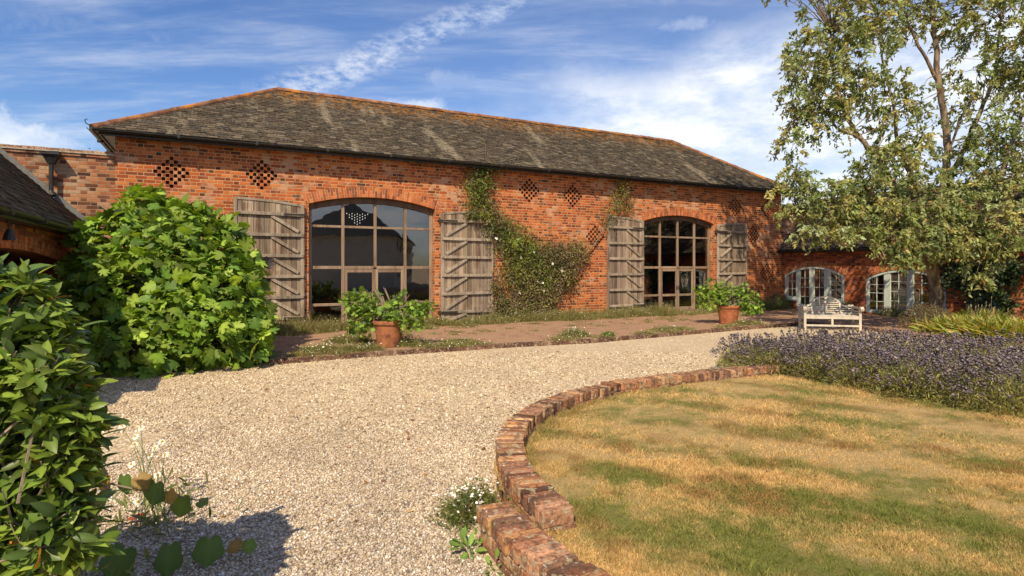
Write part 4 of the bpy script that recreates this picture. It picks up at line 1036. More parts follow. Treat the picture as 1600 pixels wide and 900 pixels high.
laurel((-2.5, 2.3, 0), [((-2.58, 2.42, 1.06), (.56, .52, .54)), ((-2.42, 2.36, .72), (.42, .40, .42)), ((-2.82, 2.35, 1.28), (.46, .46, .42)), ((-2.19, 2.44, .90), (.27, .32, .32)), ((-2.55, 2.25, .5), (.5, .45, .5)), ((-2.20, 2.35, .30), (.28, .3, .3)),
    (wp(45, 600, 2.4), .20), (wp(8, 570, 2.5), .20), (wp(-30, 560, 2.5), .22), (wp(85, 610, 2.45), .13), (wp(-10, 560, 2.4), .20), (wp(60, 730, 2.4), .20), (wp(30, 820, 2.4), .22), (wp(98, 665, 2.45), .15)], 1900, 'dark glossy leaved shrub filling the left foreground', 31, .118)

# tree in front of the right range
tree = thing('broadleaf_tree', 'tall airy tree with drooping olive leaves in front of the right range', 'tree', (13.5, 18.3, .1))
tb = MB(); limbs = []
def limb(pts, r0, r1, sides=8):
    P = smoothpath([wp(*p) for p in pts], 6)
    P[1:-1] += RS.normal(size=(len(P)-2, 3))*.02
    tb.tube(P, np.linspace(r0, r1, len(P)), sides); limbs.append(P); return P
limb([(1464, 512, 18.3), (1462, 480, 18.3), (1458, 430, 18.2), (1446, 380, 18.0), (1430, 335, 17.8)], .20, .13, 10)
limb([(1434, 345, 17.85), (1405, 308, 17.6), (1377, 256, 17.3), (1347, 218, 17.2), (1322, 180, 17.2), (1303, 118, 17.3), (1298, 50, 17.5)], .11, .025)
limb([(1432, 340, 17.8), (1420, 270, 17.9), (1403, 228, 18.0), (1396, 165, 18.2), (1380, 100, 18.4), (1372, 20, 18.6)], .085, .02)
limb([(1456, 420, 18.2), (1472, 340, 18.5), (1477, 280, 18.6), (1480, 210, 18.6), (1467, 130, 18.5), (1462, 70, 18.4), (1456, 0, 18.4), (1452, -90, 18.3), (1440, -180, 18.2)], .145, .035, 10)
limb([(1470, 360, 18.4), (1520, 320, 18.0), (1562, 282, 17.7), (1580, 222, 17.6), (1600, 170, 17.6), (1625, 90, 17.6), (1640, 10, 17.7)], .10, .025)
limb([(1430, 340, 17.8), (1400, 327, 17.2), (1365, 322, 16.8), (1310, 320, 16.5), (1262, 322, 16.4), (1235, 335, 16.4)], .065, .012)
limb([(1440, 370, 18), (1425, 372, 17.2), (1400, 385, 16.6), (1380, 405, 16.3)], .06, .012)
limb([(1476, 300, 18.6), (1520, 200, 18.8), (1550, 130, 18.9), (1560, 60, 19.0), (1570, -40, 19)], .08, .02)
limb([(1478, 250, 18.6), (1510, 165, 18.2), (1540, 155, 18.0), (1570, 165, 17.9)], .04, .012, 6)
limb([(1347, 218, 17.2), (1310, 200, 17), (1270, 150, 16.9), (1240, 120, 16.9)], .05, .012, 6)
limb([(1500, 335, 18.1), (1530, 345, 17.2), (1545, 390, 16.8)], .05, .012, 6)
limb([(1467, 130, 18.5), (1430, 60, 18.2), (1410, 10, 18.2), (1390, -60, 18.2)], .06, .015, 6)
TB = [(1300, 40, 17.2, 62), (1345, 20, 17.4, 58), (1262, 85, 17.0, 46), (1320, 95, 17.2, 62), (1282, 145, 16.9, 52), (1243, 150, 16.8, 30), (1348, 135, 17.4, 38), (1252, 195, 16.7, 26), (1235, 225, 16.7, 22), (1296, 180, 16.8, 32),
      (1390, 40, 18.0, 46), (1390, 150, 17.8, 44), (1400, 205, 17.6, 46), (1368, 250, 17.0, 36), (1410, 270, 17.2, 50), (1432, 15, 18.3, 34), (1500, 20, 18.4, 56), (1560, 30, 18.2, 60), (1610, 60, 17.8, 60),
      (1432, 160, 18.2, 22), (1520, 120, 18.4, 42), (1580, 130, 18.0, 52), (1530, 190, 18.0, 44), (1590, 215, 17.6, 52), (1436, 230, 17.9, 30), (1540, 255, 17.6, 52), (1600, 290, 17.3, 52), (1515, 235, 18.0, 22), (1235, -55, 17.5, 52), (1280, -110, 17.5, 70), (1195, -115, 17.5, 46),
      (1460, 300, 17.3, 46), (1500, 320, 17.0, 52), (1550, 340, 16.9, 54), (1590, 350, 16.9, 44), (1420, 330, 16.8, 50), (1380, 310, 16.7, 44), (1340, 300, 16.6, 36), (1352, 285, 16.8, 34), (1440, 345, 16.6, 44), (1390, 345, 16.4, 38), (1480, 352, 16.8, 42), (1530, 365, 16.8, 38), (1560, 370, 16.8, 30),
      (1300, 310, 16.4, 32), (1262, 300, 16.3, 30), (1240, 270, 16.4, 24), (1225, 310, 16.3, 22), (1270, 345, 16.2, 32), (1320, 345, 16.2, 32), (1350, 360, 16.2, 26), (1300, 352, 16.2, 20), (1400, 375, 16.2, 28), (1435, 388, 16.2, 20), (1403, 402, 16.1, 13), (1535, 408, 16.7, 20), (1530, 432, 16.7, 10), (1485, 385, 16.6, 20), (1570, 385, 16.6, 22),
      (1660, 120, 17.8, 70), (1670, 250, 17.6, 60), (1650, 20, 18, 60), (1330, -50, 17.6, 70), (1420, -60, 18.2, 70), (1520, -70, 18.4, 75), (1610, -50, 18.2, 70), (1460, -140, 18.3, 80), (1380, -130, 18.0, 60), (1550, -150, 18.4, 70), (1440, -215, 18.2, 50)]
rst = np.random.RandomState(5)
tips = []
for px, py, Y, r in TB:
    c = wp(px, py, Y); rad = r*Y/900
    k = int(22*(r/40)**1.6)+4
    for _ in range(k):
        d_ = rst.normal(size=3); d_ /= np.linalg.norm(d_); q = rst.uniform(.2, 1.0)**.8*1.08
        tips.append((c+d_*rad*q*np.array([1, 1.25, .95]), c, rad))
LPt = []; LAx = []; LNr = []; LCo = []; LSz = []
TC = [(.17, .215, .06), (.215, .26, .075), (.12, .16, .05), (.28, .31, .12), (.33, .31, .10), (.19, .20, .065), (.26, .315, .15)]
for p, c, rad in tips:
    out = unit((p-c)[None])[0]; 
    cb_ = pick(TC, 1, .14, rst)[0]
    for sp in range(4):
        dv = unit((out*.7+rst.normal(size=3)*.75+np.array([0, 0, -.1]))[None])[0]; L = rst.uniform(.16, .40)
        sag = np.array([0, 0, -.5*L]); pts = [p+dv*L*u+sag*u*u for u in (0, .33, .66, 1)]
        if rst.uniform() < .5: tb.tube(pts, [.007, .005, .004, .002], 3, cap=False)
        nl = rst.randint(8, 13)
        for i in range(nl):
            u = (i+1)/nl; q = p+dv*L*u+sag*u*u+rst.normal(size=3)*.012
            a = dv*.5+rst.normal(size=3)*.9+np.array([0, 0, -.55])
            LPt.append(q); LAx.append(a); LNr.append(rst.normal(size=3)*.6+np.array([-.15, -.5, .6])); LSz.append(rst.uniform(.07, .15))
            LCo.append(cb_*(1+.2*rst.normal()) if rst.uniform() > .025 else np.array([.30, .17, .06]))
    # thin feeding branch to the nearest limb
    if rst.uniform() < .5:
        AL = np.concatenate(limbs); j = np.argmin(np.sum((AL-p)**2, 1)); b = AL[j]; m_ = (b+p)/2+np.array([0, 0, .08*np.linalg.norm(p-b)])+rst.normal(size=3)*.08
        if np.linalg.norm(p-b) < 2.6: tb.tube(smoothpath([b, m_, p], 3), np.linspace(.018, .005, 7), 4, cap=False)
V, F, C = scatter(*QUAD, LPt, LAx, LNr, LSz, np.clip(LCo, .01, .6), np.array(LSz)*.46)
mk('crown', V, F, M_TREELEAF, tree, col=C)
tb.make('trunk', M_BARK, tree, smooth=True)

# climber on the barn front
cl = thing('climbing_plant', 'straggling rambler with white flowers climbing the barn between two shutters', 'climbing plant', (4.6, -.2, .1), framed=True)
CB = [(752, 262, 24, 16), (748, 285, 26, 22), (742, 310, 22, 20), (757, 335, 24, 20), (778, 360, 28, 24), (800, 380, 28, 26), (826, 400, 34, 26), (862, 402, 36, 24), (895, 396, 26, 18), 
      (840, 430, 36, 26), (876, 430, 30, 26), (822, 455, 28, 24), (850, 460, 26, 20), (800, 425, 22, 26), (838, 480, 26, 20), (805, 482, 30, 20), (780, 478, 18, 20), (772, 448, 12, 16), (820, 497, 36, 14), (790, 500, 22, 10), (735, 338, 14, 8), (780, 262, 16, 6)]
rsc = np.random.RandomState(8)
def vn1(x, y): return float(vnoise(np.array([x+40.0]), np.array([y+40.0]), 4.0, 2)[0]+.7*vnoise(np.array([x+40.0]), np.array([y+40.0]), 9.0, 3)[0])
def climb(root, blobs, dens, sz, cols, flowers, dry=.25):
    P = []; st = MB(); fl = []; cmean = []
    for (px, py, rx, ry) in blobs:
        t, z = fac(px, py); k = 900/(P0[1]+t*D2[1]); a, b = rx/k*(.78 if px < 800 else .88), ry/k*.92
        nn = int(dens*a*b*(1.9 if dry < .4 else 1.0))
        bc = pick(cols, 1, .12, rsc)[0]
        low = py > 440 or (px > 860 and py > 395)
        for _ in range(nn):
            q = rsc.normal(size=2)*.62; d_ = abs(rsc.normal())*.19*(1-min(1, .3*np.hypot(*q)))+.02
            P.append((t+a*q[0], -d_-.02, min(5.34, max(.12, z+b*q[1])))); 
            c = bc*(1+.2*rsc.normal()+.35*vn1(t+a*q[0], z+b*q[1]))
            if rsc.uniform() < (dry*2.6 if low else dry*.5): c = np.array([.20, .15, .075])*(1+.3*rsc.normal())
            cmean.append(np.clip(c, .01, .6))
        for _ in range(max(3, nn//26)):
            q = rsc.normal(size=2)*.5; s = np.array([t+a*q[0], -.05-rsc.uniform(0, .1), max(.15, z+b*q[1])]); e = s+np.array([rsc.normal()*.35, -rsc.uniform(0, .16), rsc.normal()*.28+.05])
            st.tube(smoothpath([s, (s+e)/2+np.array([0, -.07, .05]), e], 3), np.linspace(.007, .003, 7), 4, cap=False)
        for _ in range(max(0, int(nn*flowers))):
            q = rsc.normal(size=2)*.5; fl.append((t+a*q[0], -.2-rsc.uniform(0, .1), min(5.1, z+b*q[1])))
    n = len(P)
    V, F, C = scatter(*QUAD, P, unit(rsc.normal(size=(n, 3))+np.array([0, -.3, -.25])), rsc.normal(size=(n, 3))*.7+np.array([0, -.6, .5]), rsc.uniform(.6, 1.25, n)*sz, cmean, rsc.uniform(.5, 1.1, n)*sz*.48)
    mk('foliage', V, F, M_LEAF, root, col=C)
    if fl:
        V, F, C = scatter(RNDL[0]*np.array([1, 1, .5]), RNDL[1], fl, rsc.normal(size=(len(fl), 3)), rsc.normal(size=(len(fl), 3))*.3+np.array([0, -1, .4]), rsc.uniform(.06, .11, len(fl)), np.tile((.8, .78, .70), (len(fl), 1)))
        kv = len(V)//len(fl)
        for i in range(len(fl)): mk('flower', V[i*kv:(i+1)*kv], RNDL[1], M_WHITEFLOWER, root, col=C[:kv])
    return st
CLC = [(.115, .15, .026), (.145, .185, .030), (.18, .20, .036), (.085, .12, .022), (.21, .22, .045)]
st = climb(cl, CB, 2400, .085, CLC, .0012)
for (a, b, c, d) in (((815, 508), (800, 450), (770, 360), (750, 268)), ((818, 508), (830, 450), (860, 420), (925, 385)), ((812, 508), (790, 470), (778, 440), (760, 330)), ((830, 508), (850, 470), (880, 450), (915, 400)), ((822, 508), (845, 440), (840, 410), (790, 360))):
    pts = []
    for p in (a, b, c, d): t, z = fac(*p); pts.append((t, -.06-RS.uniform(0, .05), max(.1, z)))
    st.tube(smoothpath(pts, 6), np.linspace(.026, .010, 19), 6)
st.make('stem', M_STEM, cl)
cl2 = thing('climbing_plant', 'thin dry climber above the silver shutter, reaching up to the gutter', 'climbing plant', (9.2, -.2, .1), framed=True)
st = climb(cl2, [(970, 288, 15, 12), (966, 305, 16, 16), (958, 325, 16, 14), (945, 345, 13, 14), (978, 320, 12, 14)], 2100, .075, CLC, .0012, .5)
pts = []
for p in ((908, 400), (932, 372), (950, 335), (968, 300), (975, 280)): t, z = fac(*p); pts.append((t, -.14, z))
st.tube(smoothpath(pts, 5), np.linspace(.015, .006, 21), 5); st.make('stem', M_STEM, cl2)

# potted figs
def lathe(prof, c, sides=28):
    V = []; F = []
    for r, z in prof:
        for k in range(sides): th = 2*math.pi*k/sides; V.append((c[0]+r*math.cos(th), c[1]+r*math.sin(th), c[2]+z))
    for i in range(len(prof)-1):
        for k in range(sides): F.append((i*sides+k, i*sides+(k+1) % sides, (i+1)*sides+(k+1) % sides, (i+1)*sides+k))
    F.append(tuple(range(sides-1, -1, -1))); return V, F
def potted(base, R_, H_, mat, label, blobs, n, seed, bare, cols):
    rs = np.random.RandomState(seed); o = thing('potted_shrub', label, 'potted plant', base, 'potted shrubs along the terrace')
    prof = [(R_*.70, 0), (R_*.74, .02), (R_*.90, H_*.80), (R_*.93, H_*.84), (R_*1.0, H_*.86), (R_*1.02, H_*.93), (R_*1.0, H_), (R_*.90, H_), (R_*.86, H_*.90), (.01, H_*.88)]
    V, F = lathe(prof, base); mk('pot', V, F, mat, o, smooth=False)
    V, F = lathe([(.01, H_*.86), (R_*.88, H_*.9), (R_*.5, H_*.95), (.01, H_*.97)], base, 16); mk('soil', V, F, M_SOIL, o)
    B = [(np.array(base)+np.array(c), r) for c, r in blobs]; st = MB(); parts = []
    for c, r in B:
        k = max(2, int(r*9))
        for _ in range(k):
            e = c+rdir(1, rs)[0]*r*.8; b0 = np.array(base)+np.array([rs.uniform(-.12, .12), rs.uniform(-.1, .1), H_*.9])
            st.tube(smoothpath([b0, b0*.45+e*.55+np.array([0, 0, .12])+rs.normal(size=3)*.05, e], 4), np.linspace(.022, .006, 9), 5)
    for (a, b) in bare:
        b0 = np.array(base)+np.array([rs.uniform(-.1, .1), 0, H_*.9]); e = np.array(base)+np.array(a)
        st.tube(smoothpath([b0, (b0+e)/2+rs.normal(size=3)*.05, e], 4), np.linspace(.03, .012, 9), 6)
        for _ in range(b): f = e+np.array([rs.normal()*.16, rs.normal()*.12, rs.uniform(.05, .25)]); m_ = b0*.35+e*.65; st.tube(smoothpath([m_, (m_+f)/2+rs.normal(size=3)*.03, f], 3), np.linspace(.016, .006, 7), 5)
    st.make('stem', M_STEM, o)
    foliage('foliage', M_LEAF, o, [leaf_shell(FIGL, B, int(n*1.3), .105, cols, .25, 1.15, .6, .6, .8, .3, rs, wid=1.15)])
    return o
PC = [(.17, .27, .035), (.13, .22, .03), (.22, .32, .045), (.10, .175, .03)]
p1 = wp(608, 541, 1.8*900/(541-418))
potted((p1[0], p1[1], .1), .36, .60, M_TERRA2, 'rust stained pot before the left glazing, its shrub sparse with grey bare branches',
       [((-.95, .0, 1.05), .16), ((-.72, .1, 1.10), .22), ((-.52, -.1, .95), .26), ((-.80, -.05, .82), .22), ((-.45, .0, .72), .30), ((-.62, -.15, .48), .24), ((-.85, -.1, .40), .14), ((-.1, -.1, .80), .26), ((.15, .1, 1.0), .18), ((.22, -.15, .78), .26), ((.50, 0, .85), .22), ((.78, .05, .88), .20), ((.92, .1, .95), .10), ((.62, -.1, .55), .20), ((.40, -.2, .55), .22), ((.3, .05, 1.22), .10), ((-.3, .1, 1.15), .12)],
       760, 41, [((-.15, 0, 1.15), 3), ((.10, .05, 1.15), 4), ((.35, .0, 1.12), 3), ((-.5, .1, 1.05), 2)], PC)
p2 = wp(1138, 506, 1.8*900/(506-418))
potted((p2[0], p2[1], .1), .36, .60, M_TERRA, 'round terracotta pot before the right glazing, its shrub leafy and spreading',
       [((-.85, 0, 1.0), .24), ((-.55, 0, 1.12), .30), ((-.2, .05, 1.05), .34), ((-.62, -.1, .78), .28), ((-.9, -.1, .70), .16), ((-.25, -.15, .78), .26), ((.15, 0, .98), .30), ((.48, 0, .95), .30), ((.75, .05, .75), .28), ((.90, 0, .55), .24), ((.68, -.1, .45), .24), ((.4, -.15, .68), .22)],
       820, 42, [((.05, 0, 1.2), 4), ((.3, 0, 1.2), 3), ((.55, .1, 1.15), 3)], PC)

# bench: arched slatted back, rolled arms
def bench():
    fl_ = np.array(gnd(1262.3, 516.4, 0)); frp = np.array(gnd(1338.2, 515.6, 0)); mid = (fl_+frp)/2
    ang = -.23
    o = thing('garden_bench', 'pale slatted garden bench with arched back on the gravel edge', 'bench', (mid[0], mid[1], 0), rotz=ang)
    BASE[o.name] = np.zeros(3)
    Wd, Dp = 1.52, .58; hw = Wd/2; SH = .44
    for x in (-hw, hw):
        MB().box(x-.034, x+.034, -.034, .034, 0, .66).make('leg', M_BENCH, o, usecol=True, bevel=.006)
        MB().bar((x, Dp, 0), (x, Dp+.10, .74), .068, .06, (0, 1, 0)).make('leg', M_BENCH, o, usecol=True, bevel=.006)
    s = MB()
    for k in range(6): y = -.02+k*.098; s.box(-hw-.03, hw+.03, y, y+.08, SH-.022, SH)
    s.make('seat', M_BENCH, o, usecol=True, bevel=.005)
    ap = MB(); ap.box(-hw+.034, hw-.034, -.018, .018, SH-.10, SH-.025); ap.box(-hw+.034, hw-.034, Dp-.018, Dp+.018, SH-.10, SH-.025)
    for x in (-hw, hw): ap.box(x-.018, x+.018, .034, Dp-.03, SH-.10, SH-.025)
    ap.make('apron', M_BENCH, o, usecol=True, bevel=.004)
    sr = MB(); sr.box(-hw+.034, hw-.034, -.022, .022, .11, .165); sr.box(-.03, .03, -.02, .02, .165, SH-.10)
    for x in (-hw, hw): sr.box(x-.02, x+.02, .034, Dp, .13, .18)
    sr.make('stretcher', M_BENCH, o, usecol=True, bevel=.004)
    # back: top rail outline x -> z : scrolled shoulders and a raised round arch
    def topz(x):
        ax = abs(x)
        if ax < .40: return .80+.20*math.sqrt(max(0, 1-(ax/.40)**2))
        if ax < .60: return .80-.10*((ax-.40)/.2)**.7
        return .70+.05*math.sin((ax-.60)/(hw-.60)*math.pi)
    by = lambda z: Dp+.10*z/.74-.02
    bk = MB(); xs = np.concatenate([np.linspace(-hw, -.4, 9), np.linspace(-.39, .39, 21), np.linspace(.4, hw, 9)])
    for a, b in zip(xs[:-1], xs[1:]):
        za, zb = topz(a), topz(b); ya, yb = by(za), by(zb)
        bk.add([(a, ya-.025, za-.065), (b, yb-.025, zb-.065), (b, yb+.025, zb-.065), (a, ya+.025, za-.065), (a, ya-.025, za), (b, yb-.025, zb), (b, yb+.025, zb), (a, ya+.025, za)], BOXF)
    for z in np.arange(.50, 1.0, .062):
        seg = [x for x in np.linspace(-hw+.03, hw-.03, 90) if topz(x)-.06 > z+.02]
        if not seg: continue
        # one run, or two shoulder runs
        runs = []; cur = [seg[0]]
        for x in seg[1:]:
            if x-cur[-1] < .03: cur.append(x)
            else: runs.append(cur); cur = [x]
        runs.append(cur)
        for r in runs:
            if r[-1]-r[0] > .08: bk.box(r[0], r[-1], by(z)-.012, by(z)+.012, z-.017, z+.017)
    for x in (-.40, 0, .40):
        zt = topz(x)-.05 if x == 0 else .80; bk.bar((x, by(.44), .44), (x, by(zt), zt), .055, .045, (0, 1, 0))
    bk.box(-hw+.03, hw-.03, by(.45)-.02, by(.45)+.02, .435, .475)
    bk.make('backrest', M_BENCH, o, usecol=True)
    for x in (-hw, hw):
        ar = MB(); sx = 1 if x > 0 else -1
        P = [(-.09, .60), (-.12, .655), (-.08, .70), (0, .695), (.25, .665), (Dp+.06, .69)]
        Q = smoothpath([(x+sx*.02, a, b) for a, b in P], 4)
        for a, b in zip(Q[:-1], Q[1:]): ar.bar(a, b+(b-a)*.15, .04, .10, (1, 0, 0))
        ar.tube([(x-.05+sx*.02, -.085, .645), (x+.05+sx*.02, -.085, .645)], .052, 12)
        for zz in (.50, .56): ar.box(x-.012, x+.012, .034, Dp+.05, zz-.015, zz+.015)
        ar.make('arm', M_BENCH, o, usecol=True)
    return o
bench()

# ------------------------------------------------------------------ lavender: one bush after another
rsl = np.random.RandomState(17)
LAVF = [(.24, .255, .09), (.29, .29, .10), (.32, .30, .09), (.19, .21, .085), (.36, .31, .11), (.24, .20, .10)]
LAVP = [(.17, .135, .18), (.22, .18, .225), (.14, .115, .135), (.26, .215, .255), (.22, .185, .175), (.18, .14, .12), (.24, .21, .14)]
def lavender_mesh(seed):
    rs = np.random.RandomState(seed); n = 3800
    o = thing('lavender_bush', 'lavender', 'lavender bush', (0, 0, 0), 'lavender bushes along the lawn')
    d_ = rdir(n, rs); d_[:, 2] = np.abs(d_[:, 2])*.95; q = rs.uniform(.4, 1.03, n)**.6
    P = d_*q[:, None]*np.array([.50, .50, .44])*(1+.10*np.sin(7*d_[:, :1]+5*d_[:, 1:2])); P[:, 2] += .02
    ax = unit(d_*.8+np.array([0, 0, .45])+rs.normal(size=(n, 3))*.6)
    V1 = scatter(*SLIM, P, ax, rs.normal(size=(n, 3)), rs.uniform(.035, .085, n), pick(LAVF, n, .25, rs), rs.uniform(.007, .013, n))
    m = 330; dv = rdir(m, rs); dv[:, 2] = np.abs(dv[:, 2])*1.1+.24; dv = unit(dv); root = dv*np.array([.30, .30, .26])+np.array([0, 0, .04])
    dv = unit(dv+np.array([0, 0, .22])+rs.normal(size=(m, 3))*.12); L = rs.uniform(.20, .40, m)
    tip = root+dv*L[:, None]
    V2 = scatter(*BLADE, root, dv, rs.normal(size=(m, 3)), L*1.02, pick([(.15, .17, .07), (.19, .19, .09)], m, .15, rs), np.full(m, .007))
    mk('foliage', *[x for x in join([(V1[0], np.vstack([V1[1][:, [0, 1, 2]], V1[1][:, [0, 2, 3]]]), V1[2]), V2])][:2], M_LEAF, o, col=join([(V1[0], V1[1][:, :3], V1[2]), (V2[0], V2[1], V2[2])])[2])
    # spikes: three little whorls each
    FP = []; FA = []; FS = []; FW = []; FC = []
    for k in range(m):
        c = pick(LAVP, 1, .2, rs)[0]; hl_ = rs.uniform(.03, .06)
        for j in range(2): FP.append(tip[k]-dv[k]*(.01+j*hl_*.62)); FA.append(dv[k]+rs.normal(size=3)*.1); FS.append(hl_*(.75 if j else 1)); FW.append(rs.uniform(.009, .015)); FC.append(c*(1+.15*rs.normal()))
    V3 = scatter(*OCT, FP, FA, rs.normal(size=(len(FP), 3)), FS, np.clip(FC, .01, .5), FW)
    mk('flower_spikes', V3[0], V3[1], M_LEAF, o, col=V3[2])['kind'] = 'stuff'
    return o
protos = [lavender_mesh(s) for s in (51, 52, 53)]
spots = []
for (px, py, z) in ((1172, 582, 0), (1225, 590, 0), (1290, 602, 0), (1360, 617, 0), (1437, 632, 0), (1520, 646, 0), (1600, 660, 0)): g = gnd(px, py, .1); spots.append((g[0]+.14, g[1]+.38, .98))
row2 = [(4.35, 9.75), (5.05, 9.35), (5.75, 9.0), (6.4, 8.55), (7.05, 8.1), (7.7, 7.7)]
row3 = [(5.2, 10.2), (6.0, 9.85), (6.7, 9.5), (7.35, 9.1), (8.0, 8.8), (8.6, 8.5)]
row4 = [(6.1, 10.75), (7.0, 10.5), (7.8, 10.1), (8.5, 9.8), (9.2, 9.5)]
spots += [(x, y, 1.0) for x, y in row2]+[(x, y, 1.02) for x, y in row3]+[(x, y, 1.0) for x, y in row4]
LBL = ['front row lavender bush at the left tip, beside the brick wall end', 'second lavender bush in the front row from the brick wall', 'third lavender bush in the front row from the brick wall', 'middle lavender bush of the seven edging the lawn',
       'third lavender bush from the right edge in the lawn row', 'second lavender bush from the right edge in the lawn row', 'rightmost lavender bush in the lawn row, cut by the frame']
LBL += ['%s lavender bush in the second row back from the lawn' % k for k in ('leftmost', 'second from left', 'third from left', 'fourth from left', 'fifth from left', 'rightmost')]
LBL += ['%s lavender bush in the third row back from the lawn' % k for k in ('leftmost', 'second from left', 'third from left', 'fourth from left', 'fifth from left', 'rightmost')]
LBL += ['%s lavender bush in the back row beside the gravel' % k for k in ('leftmost', 'second from left', 'middle', 'fourth from left', 'rightmost')]
for i, ((x, y, s), lb_) in enumerate(zip(spots, LBL)):
    o = protos[i] if i < 3 else copy_tree(protos[i % 3])
    o.location = (x, y, .08); s *= rsl.uniform(.92, 1.08); o.scale = (s*1.12, s*1.12, s*rsl.uniform(.92, 1.05)); o.rotation_euler = (0, 0, rsl.uniform(0, 6.28)); o['label'] = lb_
    if i == 6: o.scale = tuple(q*1.1 for q in o.scale)
bedp = [(4.0, 9.8), (4.65, 8.9), (5.2, 8.1), (6.0, 7.25), (6.9, 6.6), (8.0, 6.0), (11, 8.2), (9.6, 10.0), (7.6, 11.0), (6.0, 11.1), (4.9, 10.4), (4.0, 10.1)]
props(mk('soil_bed', [(x, y, LZ+.03) for x, y in bedp], [tuple(range(len(bedp)))], M_SOIL), kind='structure')

# ------------------------------------------------------------------ low growth
WG = [(.20, .21, .065), (.25, .245, .085), (.15, .175, .045), (.30, .265, .11), (.18, .20, .05)]
def tuft_parts(c, rx, ry, h, n, cols, rs, flower=0.0, wid=.011, dry=.2, fcol=(.80, .78, .72)):
    q = rs.normal(size=(n, 2))*.5; P = np.stack([c[0]+q[:, 0]*rx, c[1]+q[:, 1]*ry, np.full(n, c[2])], 1)
    hh = h*np.clip(1-.5*np.sum(q*q, 1), .25, 1)*rs.uniform(.35, 1.1, n)
    ax = unit(np.stack([q[:, 0]*.5, q[:, 1]*.5, np.ones(n)], 1)+rs.normal(size=(n, 3))*.38)
    cc = pick(cols, n, .2, rs); dm = rs.uniform(size=n) < dry; cc[dm] = pick([(.28, .22, .11), (.22, .16, .08)], dm.sum(), .2, rs)
    pr = [scatter(*BLADE, P, ax, rs.normal(size=(n, 3)), hh, cc, rs.uniform(.6, 1.4, n)*wid)]
    k = n; Pl = P+ax*(hh*rs.uniform(.3, 1, n))[:, None]
    lf = scatter(*BLADE, Pl, rs.normal(size=(n, 3))+np.array([0, 0, .3]), rs.normal(size=(n, 3)), rs.uniform(.02, .05, n), cc, rs.uniform(.6, 1.4, n)*.018); pr.append(lf)
    nf = int(n*flower)
    if nf:
        i = rs.choice(n, nf); T = P[i]+ax[i]*(hh[i]*1.05)[:, None]
        fs_ = rs.uniform(.016, .030, nf)
        DISC = (np.array([(0, 0, .12)]+[(.5*math.cos(k*math.pi/4), .5*math.sin(k*math.pi/4), 0) for k in range(8)]), np.array([(0, 1+k, 1+(k+1) % 8) for k in range(8)]))
        fr2 = scatter(*DISC, T, rs.normal(size=(nf, 3))*np.array([1, 1, .2]), rs.normal(size=(nf, 3))*.4+np.array([0, -.4, 1]), fs_, np.tile(fcol, (nf, 1)))
        return pr, [fr2]
    return pr, []
rsw = np.random.RandomState(61)
def plant(name, label, cat, base, specs, group=None):
    o = thing(name, label, cat, base, group); A = []; Bf = []
    for sp in specs: a, b = tuft_parts(rs=rsw, **sp); A += a; Bf += b
    V, F, C = join(A); mk('foliage', V, F, M_LEAF, o, col=C)
    if Bf:
        V, F, C = join(Bf); nfl = len(V)//9
        if nfl <= 100:
            for i in range(nfl): mk('flower', V[i*9:i*9+9], F[:8], M_WHITEFLOWER, o, col=C[i*9:i*9+9])
        else: mk('flowers', V, F, M_WHITEFLOWER, o, col=C)['kind'] = 'stuff'
    return o
# continuous strip along the foot of the barn: uncountable
A = []; Bf = []
for t in np.concatenate([np.arange(-3.4, 17.9, .12), rsw.uniform(-3.2, 17.5, 90)]):
    gap = (11.4 < t < 13.2) or (-.75 < t < .9)
    hgt = .40 if not gap else .14
    if 2.1 < t < 4.2: hgt = .26
    if -3 < t < -1.2: hgt = .48
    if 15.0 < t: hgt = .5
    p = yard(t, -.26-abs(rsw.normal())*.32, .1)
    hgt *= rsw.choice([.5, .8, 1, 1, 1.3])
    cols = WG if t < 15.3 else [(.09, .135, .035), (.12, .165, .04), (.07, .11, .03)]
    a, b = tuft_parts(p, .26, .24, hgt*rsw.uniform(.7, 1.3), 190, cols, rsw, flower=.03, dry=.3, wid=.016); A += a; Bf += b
for _ in range(70):
    tt_, ss_ = rsw.uniform(-2.6, 17), -rsw.uniform(.6, 3.2)
    if ss_ < -4.6+tt_*.13+.3: continue
    a, b = tuft_parts(yard(tt_, ss_, .1), .3*rsw.uniform(.4, 1.2), .2, rsw.uniform(.03, .09), 80, WG, rsw, flower=.02, dry=.5, wid=.012); A += a; Bf += b
for _ in range(150):
    i = rsw.randint(len(kr)-6); u = rsw.uniform(); q = np.array(kr[i])*(1-u)+np.array(kr[i+1])*u
    if math.sin(q[0]*2.1)+.6*math.sin(q[0]*5.3+1) < -.1: continue
    p = yard(q[0], q[1]+abs(rsw.normal())*.16, .09); a, b = tuft_parts(p, .24, .14, rsw.uniform(.06, .16), 110, WG, rsw, flower=.03, dry=.4, wid=.013); A += a; Bf += b
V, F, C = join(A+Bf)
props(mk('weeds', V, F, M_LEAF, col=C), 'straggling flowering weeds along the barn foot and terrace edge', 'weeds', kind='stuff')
def tp_(px, py): Y = 1.8*900/(py-418); return ((px-800)/900*Y, Y, .1)
